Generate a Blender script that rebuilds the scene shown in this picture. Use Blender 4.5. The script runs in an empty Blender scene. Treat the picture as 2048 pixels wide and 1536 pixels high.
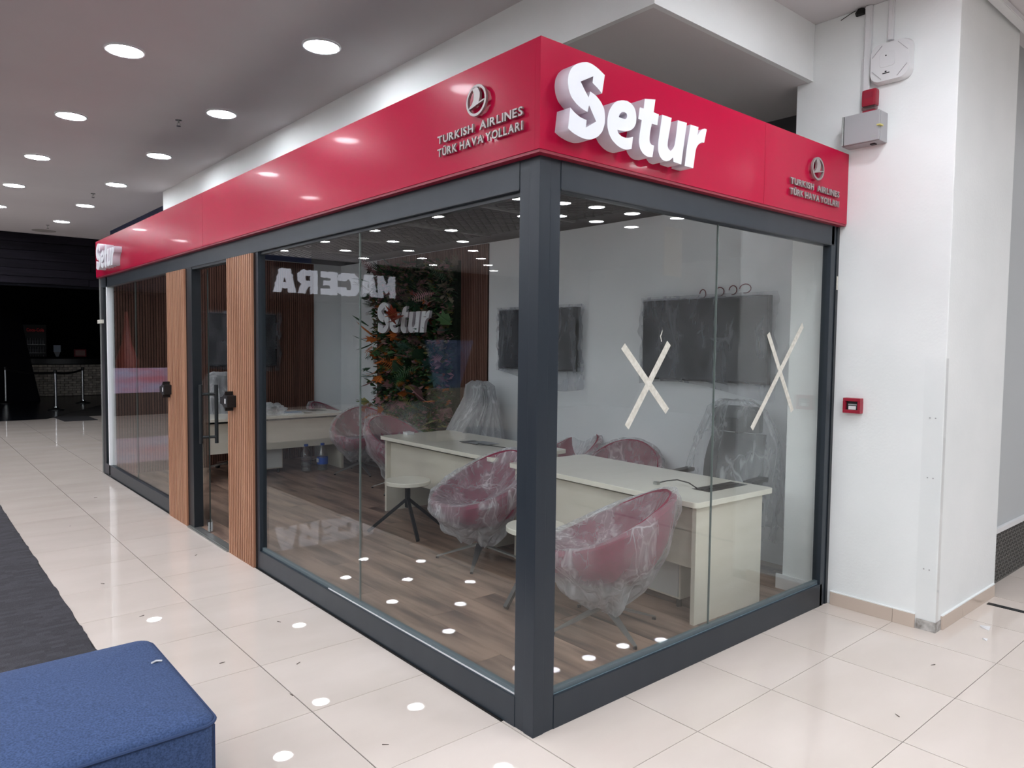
import bpy, bmesh, math, random
from mathutils import Vector, Matrix, noise
random.seed(11)
C = bpy.context.scene.collection
SC = bpy.context.scene
PI = math.pi

# ------------------------------------------------------------------ camera, world, exposure
CAM = (-2.0113, -2.1932, 1.6494); YAW, PITCH, ROLL, FPX = 0.7075, -0.0535, 0.0109, 1457.41
f = Vector((math.sin(YAW)*math.cos(PITCH), math.cos(YAW)*math.cos(PITCH), math.sin(PITCH)))
r = Vector((math.cos(YAW), -math.sin(YAW), 0)); u = r.cross(f)
r2 = r*math.cos(ROLL)+u*math.sin(ROLL); u2 = -r*math.sin(ROLL)+u*math.cos(ROLL)
cam = bpy.data.cameras.new('camera'); co = bpy.data.objects.new('camera', cam); C.objects.link(co)
M = Matrix((r2, u2, -f)).transposed().to_4x4(); M.translation = CAM
co.matrix_world = M
cam.sensor_width = 36; cam.lens = FPX*36/2048; cam.clip_end = 200; cam.clip_start = .05
SC.camera = co
SC.view_settings.view_transform = 'Standard'; SC.view_settings.look = 'None'
SC.view_settings.exposure = 0.0; SC.view_settings.gamma = 1; SC.view_settings.use_curve_mapping = False
LAMP = 97.0          # radiance of the downlight diffusers
w = bpy.data.worlds.new('world'); SC.world = w; w.use_nodes = True
w.node_tree.nodes['Background'].inputs[0].default_value = (.75, .8, .9, 1)
w.node_tree.nodes['Background'].inputs[1].default_value = .35
try:
    SC.cycles.transparent_max_bounces = 40; SC.cycles.max_bounces = 9; SC.cycles.diffuse_bounces = 4
    SC.cycles.glossy_bounces = 5; SC.cycles.transmission_bounces = 6; SC.cycles.sample_clamp_indirect = 120
    SC.cycles.use_denoising = True; SC.cycles.caustics_reflective = True
except Exception: pass

# ------------------------------------------------------------------ materials
def lin(c):
    if isinstance(c, str):
        c = [int(c[i:i+2], 16)/255 for i in (0, 2, 4)]
    return tuple((x/12.92 if x <= .04045 else ((x+.055)/1.055)**2.4) for x in c)
MATS = {}
def nt(name):
    m = bpy.data.materials.new(name); m.use_nodes = True; m.node_tree.nodes.clear()
    return m, m.node_tree.nodes, m.node_tree.links
def mat(name, col, rough=.5, metal=0., col2=None, scale=(5, 5, 5), detail=4, bump=0., bscale=None, coat=0., spec=.5,
        rnd=0., emit=None, estr=0., sheen=0., stops=(.3, .7), coatr=.05):
    if name in MATS: return MATS[name]
    m, N, L = nt(name); out = N.new('ShaderNodeOutputMaterial'); p = N.new('ShaderNodeBsdfPrincipled')
    L.new(p.outputs[0], out.inputs[0])
    p.inputs['Roughness'].default_value = rough; p.inputs['Metallic'].default_value = metal
    p.inputs['Coat Weight'].default_value = coat; p.inputs['Coat Roughness'].default_value = coatr
    p.inputs['Specular IOR Level'].default_value = spec; p.inputs['Sheen Weight'].default_value = sheen
    c1 = (*lin(col), 1); p.inputs['Base Color'].default_value = c1
    tc = N.new('ShaderNodeTexCoord'); src = None
    if col2 or bump:
        mp = N.new('ShaderNodeMapping'); mp.inputs['Scale'].default_value = scale; L.new(tc.outputs['Object'], mp.inputs[0])
        nz = N.new('ShaderNodeTexNoise'); nz.inputs['Scale'].default_value = 1; nz.inputs['Detail'].default_value = detail
        L.new(mp.outputs[0], nz.inputs['Vector'])
        if rnd:
            oi = N.new('ShaderNodeObjectInfo'); ad = N.new('ShaderNodeVectorMath'); ad.operation = 'SCALE'
            cb = N.new('ShaderNodeCombineXYZ'); L.new(oi.outputs['Random'], cb.inputs[0]); L.new(oi.outputs['Random'], cb.inputs[1])
            ad.inputs['Scale'].default_value = 37; L.new(cb.outputs[0], ad.inputs[0]); L.new(ad.outputs[0], mp.inputs['Location'])
    if col2:
        rp = N.new('ShaderNodeValToRGB'); rp.color_ramp.elements[0].position = stops[0]; rp.color_ramp.elements[1].position = stops[1]
        rp.color_ramp.elements[0].color = c1; rp.color_ramp.elements[1].color = (*lin(col2), 1)
        L.new(nz.outputs['Fac'], rp.inputs[0]); src = rp.outputs[0]
    if rnd:
        oi2 = N.new('ShaderNodeObjectInfo'); hs = N.new('ShaderNodeHueSaturation'); mr = N.new('ShaderNodeMapRange')
        L.new(oi2.outputs['Random'], mr.inputs[0]); mr.inputs[3].default_value = 1-rnd; mr.inputs[4].default_value = 1+rnd
        L.new(mr.outputs[0], hs.inputs['Value'])
        if src: L.new(src, hs.inputs['Color'])
        else: hs.inputs['Color'].default_value = c1
        src = hs.outputs[0]
    if src: L.new(src, p.inputs['Base Color'])
    if bump:
        nb = nz
        if bscale:
            nb = N.new('ShaderNodeTexNoise'); nb.inputs['Scale'].default_value = bscale; nb.inputs['Detail'].default_value = 3
            L.new(tc.outputs['Object'], nb.inputs['Vector'])
        b = N.new('ShaderNodeBump'); b.inputs['Strength'].default_value = bump; b.inputs['Distance'].default_value = .01
        L.new(nb.outputs['Fac'], b.inputs['Height']); L.new(b.outputs[0], p.inputs['Normal'])
    if emit:
        p.inputs['Emission Color'].default_value = (*lin(emit), 1); p.inputs['Emission Strength'].default_value = estr
    MATS[name] = m; return m

def glass_mat(name, tint='fafcfb', f0=.05, rough=0.0):
    m, N, L = nt(name); out = N.new('ShaderNodeOutputMaterial'); tr = N.new('ShaderNodeBsdfTransparent'); gl = N.new('ShaderNodeBsdfGlossy')
    tr.inputs[0].default_value = (*lin(tint), 1); gl.inputs['Roughness'].default_value = rough
    g = N.new('ShaderNodeNewGeometry'); d = N.new('ShaderNodeVectorMath'); d.operation = 'DOT_PRODUCT'
    L.new(g.outputs['Normal'], d.inputs[0]); L.new(g.outputs['Incoming'], d.inputs[1])
    a = N.new('ShaderNodeMath'); a.operation = 'ABSOLUTE'; L.new(d.outputs['Value'], a.inputs[0])
    s = N.new('ShaderNodeMath'); s.operation = 'SUBTRACT'; s.inputs[0].default_value = 1; L.new(a.outputs[0], s.inputs[1])
    pw = N.new('ShaderNodeMath'); pw.operation = 'POWER'; pw.inputs[1].default_value = 5; L.new(s.outputs[0], pw.inputs[0])
    mu = N.new('ShaderNodeMath'); mu.operation = 'MULTIPLY_ADD'; mu.inputs[1].default_value = 1-f0; mu.inputs[2].default_value = f0
    L.new(pw.outputs[0], mu.inputs[0])
    mx = N.new('ShaderNodeMixShader'); L.new(mu.outputs[0], mx.inputs[0]); L.new(tr.outputs[0], mx.inputs[1]); L.new(gl.outputs[0], mx.inputs[2])
    L.new(mx.outputs[0], out.inputs[0]); MATS[name] = m; return m

def film_mat(name, base=.16, peak=.6, scale=5, tint='e6e8ec', low=None, lowadd=.25):
    """thin creased polythene: mostly see-through, milky along straight creases, where it bunches and where seen edge-on"""
    m, N, L = nt(name); out = N.new('ShaderNodeOutputMaterial'); tr = N.new('ShaderNodeBsdfTransparent')
    tr.inputs[0].default_value = (.97, .97, .975, 1)
    p = N.new('ShaderNodeBsdfPrincipled'); p.inputs['Base Color'].default_value = (*lin(tint), 1); p.inputs['Roughness'].default_value = .2
    tc = N.new('ShaderNodeTexCoord'); mp = N.new('ShaderNodeMapping'); L.new(tc.outputs['Object'], mp.inputs[0])
    oi = N.new('ShaderNodeObjectInfo'); cb = N.new('ShaderNodeCombineXYZ'); sc = N.new('ShaderNodeMath'); sc.operation = 'MULTIPLY'; sc.inputs[1].default_value = 23
    L.new(oi.outputs['Random'], sc.inputs[0]); L.new(sc.outputs[0], cb.inputs[0]); L.new(sc.outputs[0], cb.inputs[1]); L.new(cb.outputs[0], mp.inputs['Location'])
    mp.inputs['Scale'].default_value = (1, 1, .38)
    def mth(op, a_, b_=None, c_=None, clamp=False):
        q = N.new('ShaderNodeMath'); q.operation = op; q.use_clamp = clamp
        for k_, v_ in enumerate((a_, b_, c_)):
            if v_ is None: continue
            if isinstance(v_, (int, float)): q.inputs[k_].default_value = v_
            else: L.new(v_, q.inputs[k_])
        return q.outputs[0]
    nz = N.new('ShaderNodeTexNoise'); nz.inputs['Scale'].default_value = 4; nz.inputs['Detail'].default_value = 3; L.new(mp.outputs[0], nz.inputs['Vector'])
    dv = N.new('ShaderNodeVectorMath'); dv.operation = 'MULTIPLY_ADD'; dv.inputs[1].default_value = (.22, .22, .22); L.new(nz.outputs['Color'], dv.inputs[0]); L.new(mp.outputs[0], dv.inputs[2])
    lines = None; hts = None
    for sc_, wd, wt in ((scale*.7, .025, 1.0), (scale*2.1, .045, .4)):
        vo = N.new('ShaderNodeTexVoronoi'); vo.feature = 'DISTANCE_TO_EDGE'; vo.inputs['Scale'].default_value = sc_; L.new(dv.outputs[0], vo.inputs['Vector'])
        k = N.new('ShaderNodeMapRange'); k.interpolation_type = 'SMOOTHSTEP'; k.inputs[1].default_value = 0; k.inputs[2].default_value = wd; k.inputs[3].default_value = wt; k.inputs[4].default_value = 0
        L.new(vo.outputs['Distance'], k.inputs[0])
        lines = k.outputs[0] if lines is None else mth('MAXIMUM', lines, k.outputs[0])
        hts = vo.outputs['Distance'] if hts is None else mth('ADD', hts, vo.outputs['Distance'])
    ms = N.new('ShaderNodeMapping'); ms.inputs['Scale'].default_value = (26, 26, 2.2); L.new(dv.outputs[0], ms.inputs[0])
    st = N.new('ShaderNodeTexNoise'); st.inputs['Scale'].default_value = 1; st.inputs['Detail'].default_value = 2; L.new(ms.outputs[0], st.inputs['Vector'])
    sk = N.new('ShaderNodeMapRange'); sk.interpolation_type = 'SMOOTHSTEP'; sk.inputs[1].default_value = .54; sk.inputs[2].default_value = .72; sk.inputs[4].default_value = .75; L.new(st.outputs['Fac'], sk.inputs[0])
    lines = mth('MAXIMUM', mth('MULTIPLY', lines, .7), sk.outputs[0])
    n2 = N.new('ShaderNodeTexNoise'); n2.inputs['Scale'].default_value = 5; n2.inputs['Detail'].default_value = 2; L.new(mp.outputs[0], n2.inputs['Vector'])
    mod = N.new('ShaderNodeMapRange'); mod.inputs[1].default_value = .4; mod.inputs[2].default_value = .62; L.new(n2.outputs['Fac'], mod.inputs[0])
    cr = mth('MULTIPLY', mth('MULTIPLY', lines, mod.outputs[0]), peak)
    lw = N.new('ShaderNodeLayerWeight'); lw.inputs[0].default_value = .3
    al = mth('MULTIPLY_ADD', lw.outputs['Facing'], .42, cr)
    al = mth('ADD', mth('MULTIPLY_ADD', mod.outputs[0], .2, al), base)
    if low is not None:
        sx = N.new('ShaderNodeSeparateXYZ'); L.new(tc.outputs['Object'], sx.inputs[0]); lz = N.new('ShaderNodeMapRange')
        lz.inputs[1].default_value = low; lz.inputs[2].default_value = low+.12; lz.inputs[3].default_value = lowadd; lz.inputs[4].default_value = 0; L.new(sx.outputs['Z'], lz.inputs[0])
        al = mth('ADD', al, lz.outputs[0])
    al = mth('MINIMUM', al, .93)
    bp = N.new('ShaderNodeBump'); bp.inputs['Strength'].default_value = .8; bp.inputs['Distance'].default_value = .03
    L.new(hts, bp.inputs['Height']); L.new(bp.outputs[0], p.inputs['Normal'])
    tl = N.new('ShaderNodeBsdfTranslucent'); tl.inputs[0].default_value = (*lin(tint), 1)
    m0 = N.new('ShaderNodeMixShader'); m0.inputs[0].default_value = .35; L.new(p.outputs[0], m0.inputs[1]); L.new(tl.outputs[0], m0.inputs[2])
    mx = N.new('ShaderNodeMixShader'); L.new(al, mx.inputs[0]); L.new(tr.outputs[0], mx.inputs[1]); L.new(m0.outputs[0], mx.inputs[2])
    L.new(mx.outputs[0], out.inputs[0]); MATS[name] = m; return m

def emit_mat(name, col, s):
    m, N, L = nt(name); out = N.new('ShaderNodeOutputMaterial'); e = N.new('ShaderNodeEmission')
    e.inputs[0].default_value = (*lin(col), 1); e.inputs[1].default_value = s; L.new(e.outputs[0], out.inputs[0]); MATS[name] = m; return m

tile_m = mat('polished_cream_tile', 'cfc4ba', .012, col2='d8cdc4', scale=(.9, 2.2, 1), rnd=.02, spec=.5, stops=(.35, .65))
grout_m = mat('dark_grout', '15110f', .8)
carpet_m = None
white_m = mat('white_wall_paint', 'e6e9e8', .55, col2='edefee', scale=(2, 2, 2), bump=.08, bscale=60)
white2_m = mat('white_partition_paint', 'e6eaee', .5, col2='eceff2', scale=(2, 2, 2), bump=.05, bscale=60)
ceil_m = mat('ceiling_paint', 'c9c4c6', .75, col2='d2cecf', scale=(.6, .6, .6))
soff_m = mat('soffit_paint', 'd6d2d2', .8)
red_m = mat('red_aluminium_panel', 'ae0736', .24, col2='b10838', scale=(2, 2, 2), spec=.13, coat=.07, coatr=.05)
redlip_m = mat('dark_red_lip', '8e1230', .35)
frame_m = mat('anthracite_aluminium', '252c34', .33, col2='2a3138', scale=(8, 8, 2), spec=.35)
frame2_m = mat('black_aluminium', '151b21', .38)
wood_m = mat('slat_wood', '9c6a50', .5, col2='b88a6e', scale=(30, 30, 1.2), rnd=.1, bump=.15)
woodin_m = mat('dark_slat_wood', '634238', .55, col2='7b5649', scale=(30, 30, 1.2), rnd=.1, bump=.15)
woodback_m = mat('slat_backing', '2a1a14', .8)
plank_m = mat('laminate_plank', '54423c', .3, col2='9a7f6f', scale=(9, 1.1, 1), detail=8, rnd=.1, stops=(.36, .6), bump=.08)
desk_m = mat('cream_laminate', 'e6e1d3', .22, col2='e9e4d8', scale=(3, 14, 3), coat=.2)
deskp_m = mat('cream_laminate_panel', 'd9d3c4', .38, col2='e0dacd', scale=(3, 3, 14))
black_m = mat('black_plastic', '0e0f11', .4)
blackm_m = mat('black_metal', '14181b', .42)
chrome_m = mat('chrome', 'c8ccce', .18, metal=1)
alu_m = mat('brushed_aluminium', 'a8aaa8', .35, metal=.85)
grey_m = mat('grey_enclosure', 'a3a2a4', .45)
wplas_m = mat('white_plastic', 'dcdcdd', .4)
letter_m = mat('white_acrylic_letter', 'e9ecf2', .4, coat=.1)
letters_m = mat('white_letter_return', 'd9d3dd', .5)
steel_m = mat('steel_letter', '9a9392', .35, metal=.4)
blue_m = mat('blue_woven_fabric', '2f4060', .9, col2='46597f', scale=(160, 160, 160), detail=2, sheen=.03, spec=.2, bump=.35, bscale=420)
bluep_m = mat('blue_piping', '24385c', .8)
mag_m = mat('burgundy_fabric', '7c1238', .8, col2='8a1a42', scale=(40, 40, 40), sheen=.1)
darkf_m = mat('charcoal_mesh_fabric', '2a2d30', .8, col2='3a3d40', scale=(60, 60, 60))
tape_m = mat('masking_tape', 'bfbcb0', .75, col2='d6d4ca', scale=(60, 60, 60), bump=.2)
screen_m = mat('tv_screen', '0b0c10', .12)
fire_m = mat('fire_red_plastic', '960f2c', .35)
skirt_m = mat('skirting_tile', 'c6b6a8', .2, rnd=.03)
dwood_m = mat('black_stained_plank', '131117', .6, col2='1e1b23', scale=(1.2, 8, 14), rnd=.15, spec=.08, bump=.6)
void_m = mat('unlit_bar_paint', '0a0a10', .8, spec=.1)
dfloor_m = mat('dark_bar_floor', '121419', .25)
brick_m = mat('whitewashed_brick', 'c9c1b6', .85, col2='8f887f', scale=(9, 9, 9), rnd=.22, bump=.4)
mortar_m = mat('dark_mortar', '4a453f', .9)
navy_m = mat('navy_paint', '1c2c50', .6)
lamp_m = emit_mat('downlight_diffuser', 'f4f8ff', LAMP)
pane_m = glass_mat('clear_glass')
acr_m = glass_mat('clear_acrylic', 'ffffff', .015, .05)
film_m = film_mat('polythene_film', base=.12, peak=.7, scale=6, low=.27, lowadd=.38)
filmb_m = film_mat('polythene_film_thick', base=.3, peak=.5, scale=4)
filmt_m = film_mat('polythene_film_light', base=.1, peak=.45, scale=4)
sign_m = emit_mat('lit_sign_face', 'eef0ff', 1.7)

# carpet: two-tone woven blocks
def carpet():
    m, N, L = nt('charcoal_carpet_tile'); out = N.new('ShaderNodeOutputMaterial'); p = N.new('ShaderNodeBsdfPrincipled'); L.new(p.outputs[0], out.inputs[0])
    p.inputs['Roughness'].default_value = .95
    tc = N.new('ShaderNodeTexCoord')
    b = N.new('ShaderNodeTexBrick'); b.inputs['Color1'].default_value = (*lin('2c2b30'), 1); b.inputs['Color2'].default_value = (*lin('3b3a40'), 1)
    b.inputs['Mortar'].default_value = (*lin('323136'), 1); b.inputs['Scale'].default_value = 7; b.inputs['Mortar Size'].default_value = .01; b.inputs['Bias'].default_value = -.2
    L.new(tc.outputs['Object'], b.inputs['Vector'])
    mp = N.new('ShaderNodeMapping'); mp.inputs['Scale'].default_value = (260, 60, 60); L.new(tc.outputs['Object'], mp.inputs[0])
    n = N.new('ShaderNodeTexNoise'); n.inputs['Scale'].default_value = 1; L.new(mp.outputs[0], n.inputs['Vector'])
    hs = N.new('ShaderNodeHueSaturation'); mr = N.new('ShaderNodeMapRange'); mr.inputs[3].default_value = .6; mr.inputs[4].default_value = 1.4
    L.new(n.outputs['Fac'], mr.inputs[0]); L.new(mr.outputs[0], hs.inputs['Value']); L.new(b.outputs['Color'], hs.inputs['Color']); L.new(hs.outputs[0], p.inputs['Base Color'])
    bm_ = N.new('ShaderNodeBump'); bm_.inputs['Strength'].default_value = .6; bm_.inputs['Distance'].default_value = .005; L.new(n.outputs['Fac'], bm_.inputs['Height']); L.new(bm_.outputs[0], p.inputs['Normal'])
    return m
carpet_m = carpet()

# ------------------------------------------------------------------ builders
def V(*a): return Vector(a)
class MB:
    def __init__(s): s.v = []; s.f = []; s.sm = False
    def add(s, vs, fs):
        n = len(s.v); s.v += [tuple(x) for x in vs]; s.f += [tuple(i+n for i in q) for q in fs]; return s
    def box(s, x0, x1, y0, y1, z0, z1, b=0):
        x0, x1 = sorted((x0, x1)); y0, y1 = sorted((y0, y1)); z0, z1 = sorted((z0, z1))
        b = min(b, (x1-x0)*.45, (y1-y0)*.45, (z1-z0)*.45)
        if b <= 0:
            vs = [(x, y, z) for z in (z0, z1) for y in (y0, y1) for x in (x0, x1)]
            return s.add(vs, [(0, 2, 3, 1), (4, 5, 7, 6), (0, 1, 5, 4), (2, 6, 7, 3), (0, 4, 6, 2), (1, 3, 7, 5)])
        bm = bmesh.new(); bmesh.ops.create_cube(bm, size=1)
        for v in bm.verts: v.co = V((x0+x1)/2+v.co.x*(x1-x0), (y0+y1)/2+v.co.y*(y1-y0), (z0+z1)/2+v.co.z*(z1-z0))
        bmesh.ops.bevel(bm, geom=bm.edges[:], offset=b, segments=2, affect='EDGES', profile=.7)
        return s.bm(bm)
    def bm(s, bm):
        bm.verts.index_update(); s.add([v.co[:] for v in bm.verts], [[v.index for v in q.verts] for q in bm.faces]); bm.free(); return s
    def cyl(s, c, r0, r1, z0, z1, n=20, cap=True):
        vs = [(c[0]+q*math.cos(2*PI*i/n), c[1]+q*math.sin(2*PI*i/n), z) for q, z in ((r0, z0), (r1, z1)) for i in range(n)]
        fs = [(i, (i+1) % n, n+(i+1) % n, n+i) for i in range(n)]
        if cap: fs += [tuple(range(n-1, -1, -1)), tuple(range(n, 2*n))]
        return s.add(vs, fs)
    def lathe(s, c, prof, n=24, sx=1, sy=1, cap=True):
        k = len(prof); vs = [(c[0]+q*sx*math.cos(2*PI*i/n), c[1]+q*sy*math.sin(2*PI*i/n), z) for q, z in prof for i in range(n)]
        fs = [(j*n+i, j*n+(i+1) % n, (j+1)*n+(i+1) % n, (j+1)*n+i) for j in range(k-1) for i in range(n)]
        if cap: fs += [tuple(range(n-1, -1, -1)), tuple((k-1)*n+i for i in range(n))]
        return s.add(vs, fs)
    def tube(s, pts, rad, n=8, flat=1.0):
        pts = [Vector(p) for p in pts]; m = len(pts); vs = []; up0 = None
        for i, p in enumerate(pts):
            t = (pts[min(i+1, m-1)]-pts[max(i-1, 0)]).normalized()
            a = Vector((0, 0, 1)) if abs(t.z) < .95 else Vector((1, 0, 0))
            x = t.cross(a).normalized() if up0 is None else (up0-t*up0.dot(t)).normalized()
            up0 = x; y = t.cross(x); q = rad[i] if isinstance(rad, (list, tuple)) else rad
            vs += [tuple(p+x*q*math.cos(2*PI*k/n)+y*q*flat*math.sin(2*PI*k/n)) for k in range(n)]
        fs = [(j*n+i, j*n+(i+1) % n, (j+1)*n+(i+1) % n, (j+1)*n+i) for j in range(m-1) for i in range(n)]
        fs += [tuple(range(n-1, -1, -1)), tuple((m-1)*n+i for i in range(n))]
        return s.add(vs, fs)
    def bar(s, a, b, w0, h0, w1=None, h1=None):
        """rectangular tapered bar from a to b"""
        a, b = Vector(a), Vector(b); w1 = w0 if w1 is None else w1; h1 = h0 if h1 is None else h1
        t = (b-a).normalized(); up = Vector((0, 0, 1)) if abs(t.z) < .95 else Vector((0, 1, 0))
        x = t.cross(up).normalized(); y = x.cross(t)
        vs = []
        for p, w_, h_ in ((a, w0, h0), (b, w1, h1)):
            vs += [tuple(p+x*sx*w_/2+y*sy*h_/2) for sx, sy in ((-1, -1), (1, -1), (1, 1), (-1, 1))]
        return s.add(vs, [(3, 2, 1, 0), (4, 5, 6, 7), (0, 1, 5, 4), (1, 2, 6, 5), (2, 3, 7, 6), (3, 0, 4, 7)])
    def mesh(s, name, m, smooth=False):
        me = bpy.data.meshes.new(name); me.from_pydata(s.v, [], s.f); me.materials.append(m); me.update()
        bm = bmesh.new(); bm.from_mesh(me); bmesh.ops.recalc_face_normals(bm, faces=bm.faces[:]); bm.to_mesh(me); bm.free()
        if smooth:
            for p in me.polygons: p.use_smooth = True
            try: me.set_sharp_from_angle(angle=math.radians(40))
            except Exception: pass
        return me
def is_local(o):
    while o is not None:
        if o.get('_local'): return True
        o = o.parent
    return False
def link(name, me, parent=None, loc=None, rot=None, kind=None, label=None, cat=None, group=None, scale=None):
    o = bpy.data.objects.new(name, me); C.objects.link(o)
    if loc is not None: o.location = loc
    if rot is not None: o.rotation_euler = rot
    if scale is not None: o.scale = scale
    if parent is not None:
        o.parent = parent
        if not is_local(parent): o.matrix_parent_inverse = base_mat(parent).inverted()
    if kind: o['kind'] = kind
    if label: o['label'] = label
    if cat: o['category'] = cat
    if group: o['group'] = group
    return o
def base_mat(o):
    m = Matrix.LocRotScale(o.location, o.rotation_euler, o.scale)
    if o.parent: m = base_mat(o.parent) @ o.matrix_parent_inverse @ m
    return m
def thing(name, label, cat, loc=(0, 0, 0), rz=0, group=None, kind=None, local=False):
    o = link(name, None, None, loc, (0, 0, rz), kind, label, cat, group)
    o.empty_display_size = .1
    if local: o['_local'] = 1
    return o
def ob(name, mb, m, parent=None, smooth=False, **k):
    return link(name, mb.mesh(name, m, smooth), parent, **k)
def box(name, m, parent, *a, b=0, **k): return ob(name, MB().box(*a, b=b), m, parent, **k)
def copy_tree(o, parent=None):
    c = o.copy(); C.objects.link(c)
    if parent is not None: c.parent = parent
    for ch in list(o.children): copy_tree(ch, c)
    return c
def dup(o, loc, rz=0, label=None, group=None, scale=None):
    c = copy_tree(o); c.location = loc; c.rotation_euler = (0, 0, rz)
    if label: c['label'] = label
    if group: c['group'] = group
    if scale: c.scale = scale
    return c
def poly_mesh(name, loops, depth, m, side_m=None, bev=0.0):
    """extruded 2D outline (first loop outer, rest holes) in local x,y; front at z=depth"""
    cu = bpy.data.curves.new(name, 'CURVE'); cu.dimensions = '2D'; cu.fill_mode = 'BOTH'
    for lp in loops:
        sp = cu.splines.new('POLY'); sp.points.add(len(lp)-1); sp.use_cyclic_u = True
        for i, (x, y) in enumerate(lp): sp.points[i].co = (x, y, 0, 1)
    cu.extrude = depth/2; cu.bevel_depth = bev
    o = bpy.data.objects.new(name, cu); C.objects.link(o)
    dg = bpy.context.evaluated_depsgraph_get(); me = bpy.data.meshes.new_from_object(o.evaluated_get(dg))
    bpy.data.objects.remove(o)
    for v in me.vertices: v.co.z += depth/2
    me.materials.clear(); me.materials.append(m)
    if side_m:
        me.materials.append(side_m)
        for p in me.polygons: p.material_index = 0 if p.normal.z > .9 else 1
    return me
FONTS = {}
def char_mesh(ch, size, depth, m, off=0.0, sx=1.0, shear=0.0):
    cu = bpy.data.curves.new('txt', 'FONT'); cu.body = ch; cu.size = size; cu.extrude = depth/2; cu.offset = off; cu.shear = shear; cu.resolution_u = 3
    o = bpy.data.objects.new('txt', cu); C.objects.link(o)
    dg = bpy.context.evaluated_depsgraph_get(); me = bpy.data.meshes.new_from_object(o.evaluated_get(dg)); bpy.data.objects.remove(o)
    if len(me.vertices) == 0: return me, size*.28*sx
    xs = [v.co.x for v in me.vertices]; x0, x1 = min(xs), max(xs)
    for v in me.vertices: v.co.x = (v.co.x-x0)*sx
    me.materials.clear(); me.materials.append(m)
    return me, (x1-x0)*sx
def text_line(s, parent, m, x0, x1, zb, height, depth, frame, off=0.0, part='letter', gap=.16, space=.55):
    """letters as separate parts, line fitted between x0 and x1, baseline zb; frame(px, pz, mesh) links a letter"""
    size = height/0.73
    items = []; W = 0; cache = {}
    for ch in s:
        if ch == ' ': items.append((None, space*height)); W += space*height; continue
        if ch not in cache: cache[ch] = char_mesh(ch, size, depth, m, off)
        me, wd = cache[ch]; items.append((me, wd)); W += wd + gap*height
    k = (x1-x0)/(W-gap*height); x = x0
    for me, wd in items:
        if me is None: x += wd*k; continue
        frame(part, me, x, zb, k); x += (wd+gap*height)*k

def put_on(parent, plane, cpos, sgn=1):
    """returns frame() placing letter meshes on a vertical plane.
    'y-': plane faces -y, reading direction +x.  'x-': plane faces -x, reading direction -y."""
    def fr(part, me, px, pz, k):
        if plane == 'y-': o = link(part, me, parent, (px, cpos, pz), (PI/2, 0, 0), scale=(k, 1, 1))
        else: o = link(part, me, parent, (cpos, -px, pz), (PI/2, 0, -PI/2), scale=(k, 1, 1))
        return o
    return fr

# ------------------------------------------------------------------ the mall shell
fl = thing('floor', 'polished cream tiled mall floor around the glass kiosk', 'floor', kind='structure')
T = .6; TX, TY = .5876, -.4066
box('grout_bed', grout_m, fl, -14, 13, -12, 26, -.03, -.004)
tile_mesh = MB().box(.0025, T-.0025, .0016, T-.0016, -.012, 0).mesh('tile', tile_m)
far_mb = MB(); ntile = 0
for i in range(-24, 21):
    for j in range(-20, 27):
        x, y = TX+i*T, TY+j*T
        if x+T <= -1.2 and -9 < y and y+T < 9.5 and x > -7: continue
        if x > -.3 and y > -.1 and y < 7.9: continue
        near = (-1.9 < x < 5 and -2.2 < y+T and y < 8.5 and x-y*.6 > -8)
        if near and (x > -1.25): ntile += 1; link('tile', tile_mesh, fl, (x, y, 0))
        elif y < 16.2: far_mb.box(x+.0025, x+T-.0025, y+.0016, y+T-.0016, -.012, 0)
ob('tile', far_mb, tile_m, fl, kind='stuff')
# carpet field
cp = thing('carpet', 'charcoal grey patterned carpet with ragged edge in the mall corridor', 'carpet', (-4, 0, 0))
mb = MB(); n = 260; ys = [-9+18.4*i/n for i in range(n+1)]
e = [-1.215+.012*(random.random()-.5)-.004*math.sin(i) for i in range(n+1)]
vs = []; fs = []
for y, x in zip(ys, e): vs += [(-7, y, .006), (x, y, .006), (-7, y, -.004), (x+.004, y, -.004)]
for i in range(n): a = 4*i; fs += [(a, a+1, a+5, a+4), (a+1, a+3, a+7, a+5)]
fs += [(0, 2, 3, 1), (4*n, 4*n+1, 4*n+3, 4*n+2)]
mb.add(vs, fs); ob('pile', mb, carpet_m, cp)

ce = thing('ceiling', 'white painted mall ceiling with rows of round downlights', 'ceiling', kind='structure')
box('ceiling_board', ceil_m, ce, -14, 13, -12, 15.0, 3.73, 3.85)
# bulkhead over the kiosk
bh = thing('bulkhead', 'white painted dropped bulkhead above the red kiosk fascia', 'bulkhead', kind='structure')
ob('bulkhead_face', MB().box(.957, .99, .21, 8.82, 3.37, 3.73), white_m, bh)
ob('bulkhead_front', MB().box(.99, 2.578, .21, .243, 3.37, 3.73), white_m, bh)
ob('bulkhead_end', MB().box(.99, 5, 8.787, 8.82, 3.0, 3.73), white_m, bh)
ob('soffit', MB().box(.99, 6.0, .243, 8.787, 3.37, 3.40), soff_m, bh)
# surrounding shell (mall walls out of view, closing the space)
for nm, a in (('wall_behind', (-14, 13, -12.1, -12, 0, 3.73)), ('wall_left', (-14.1, -14, -12, 26, 0, 3.73)), ('wall_right', (13, 13.1, -12, 0, 0, 3.73))):
    box(nm, white_m, None, *a, kind='structure')
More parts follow.
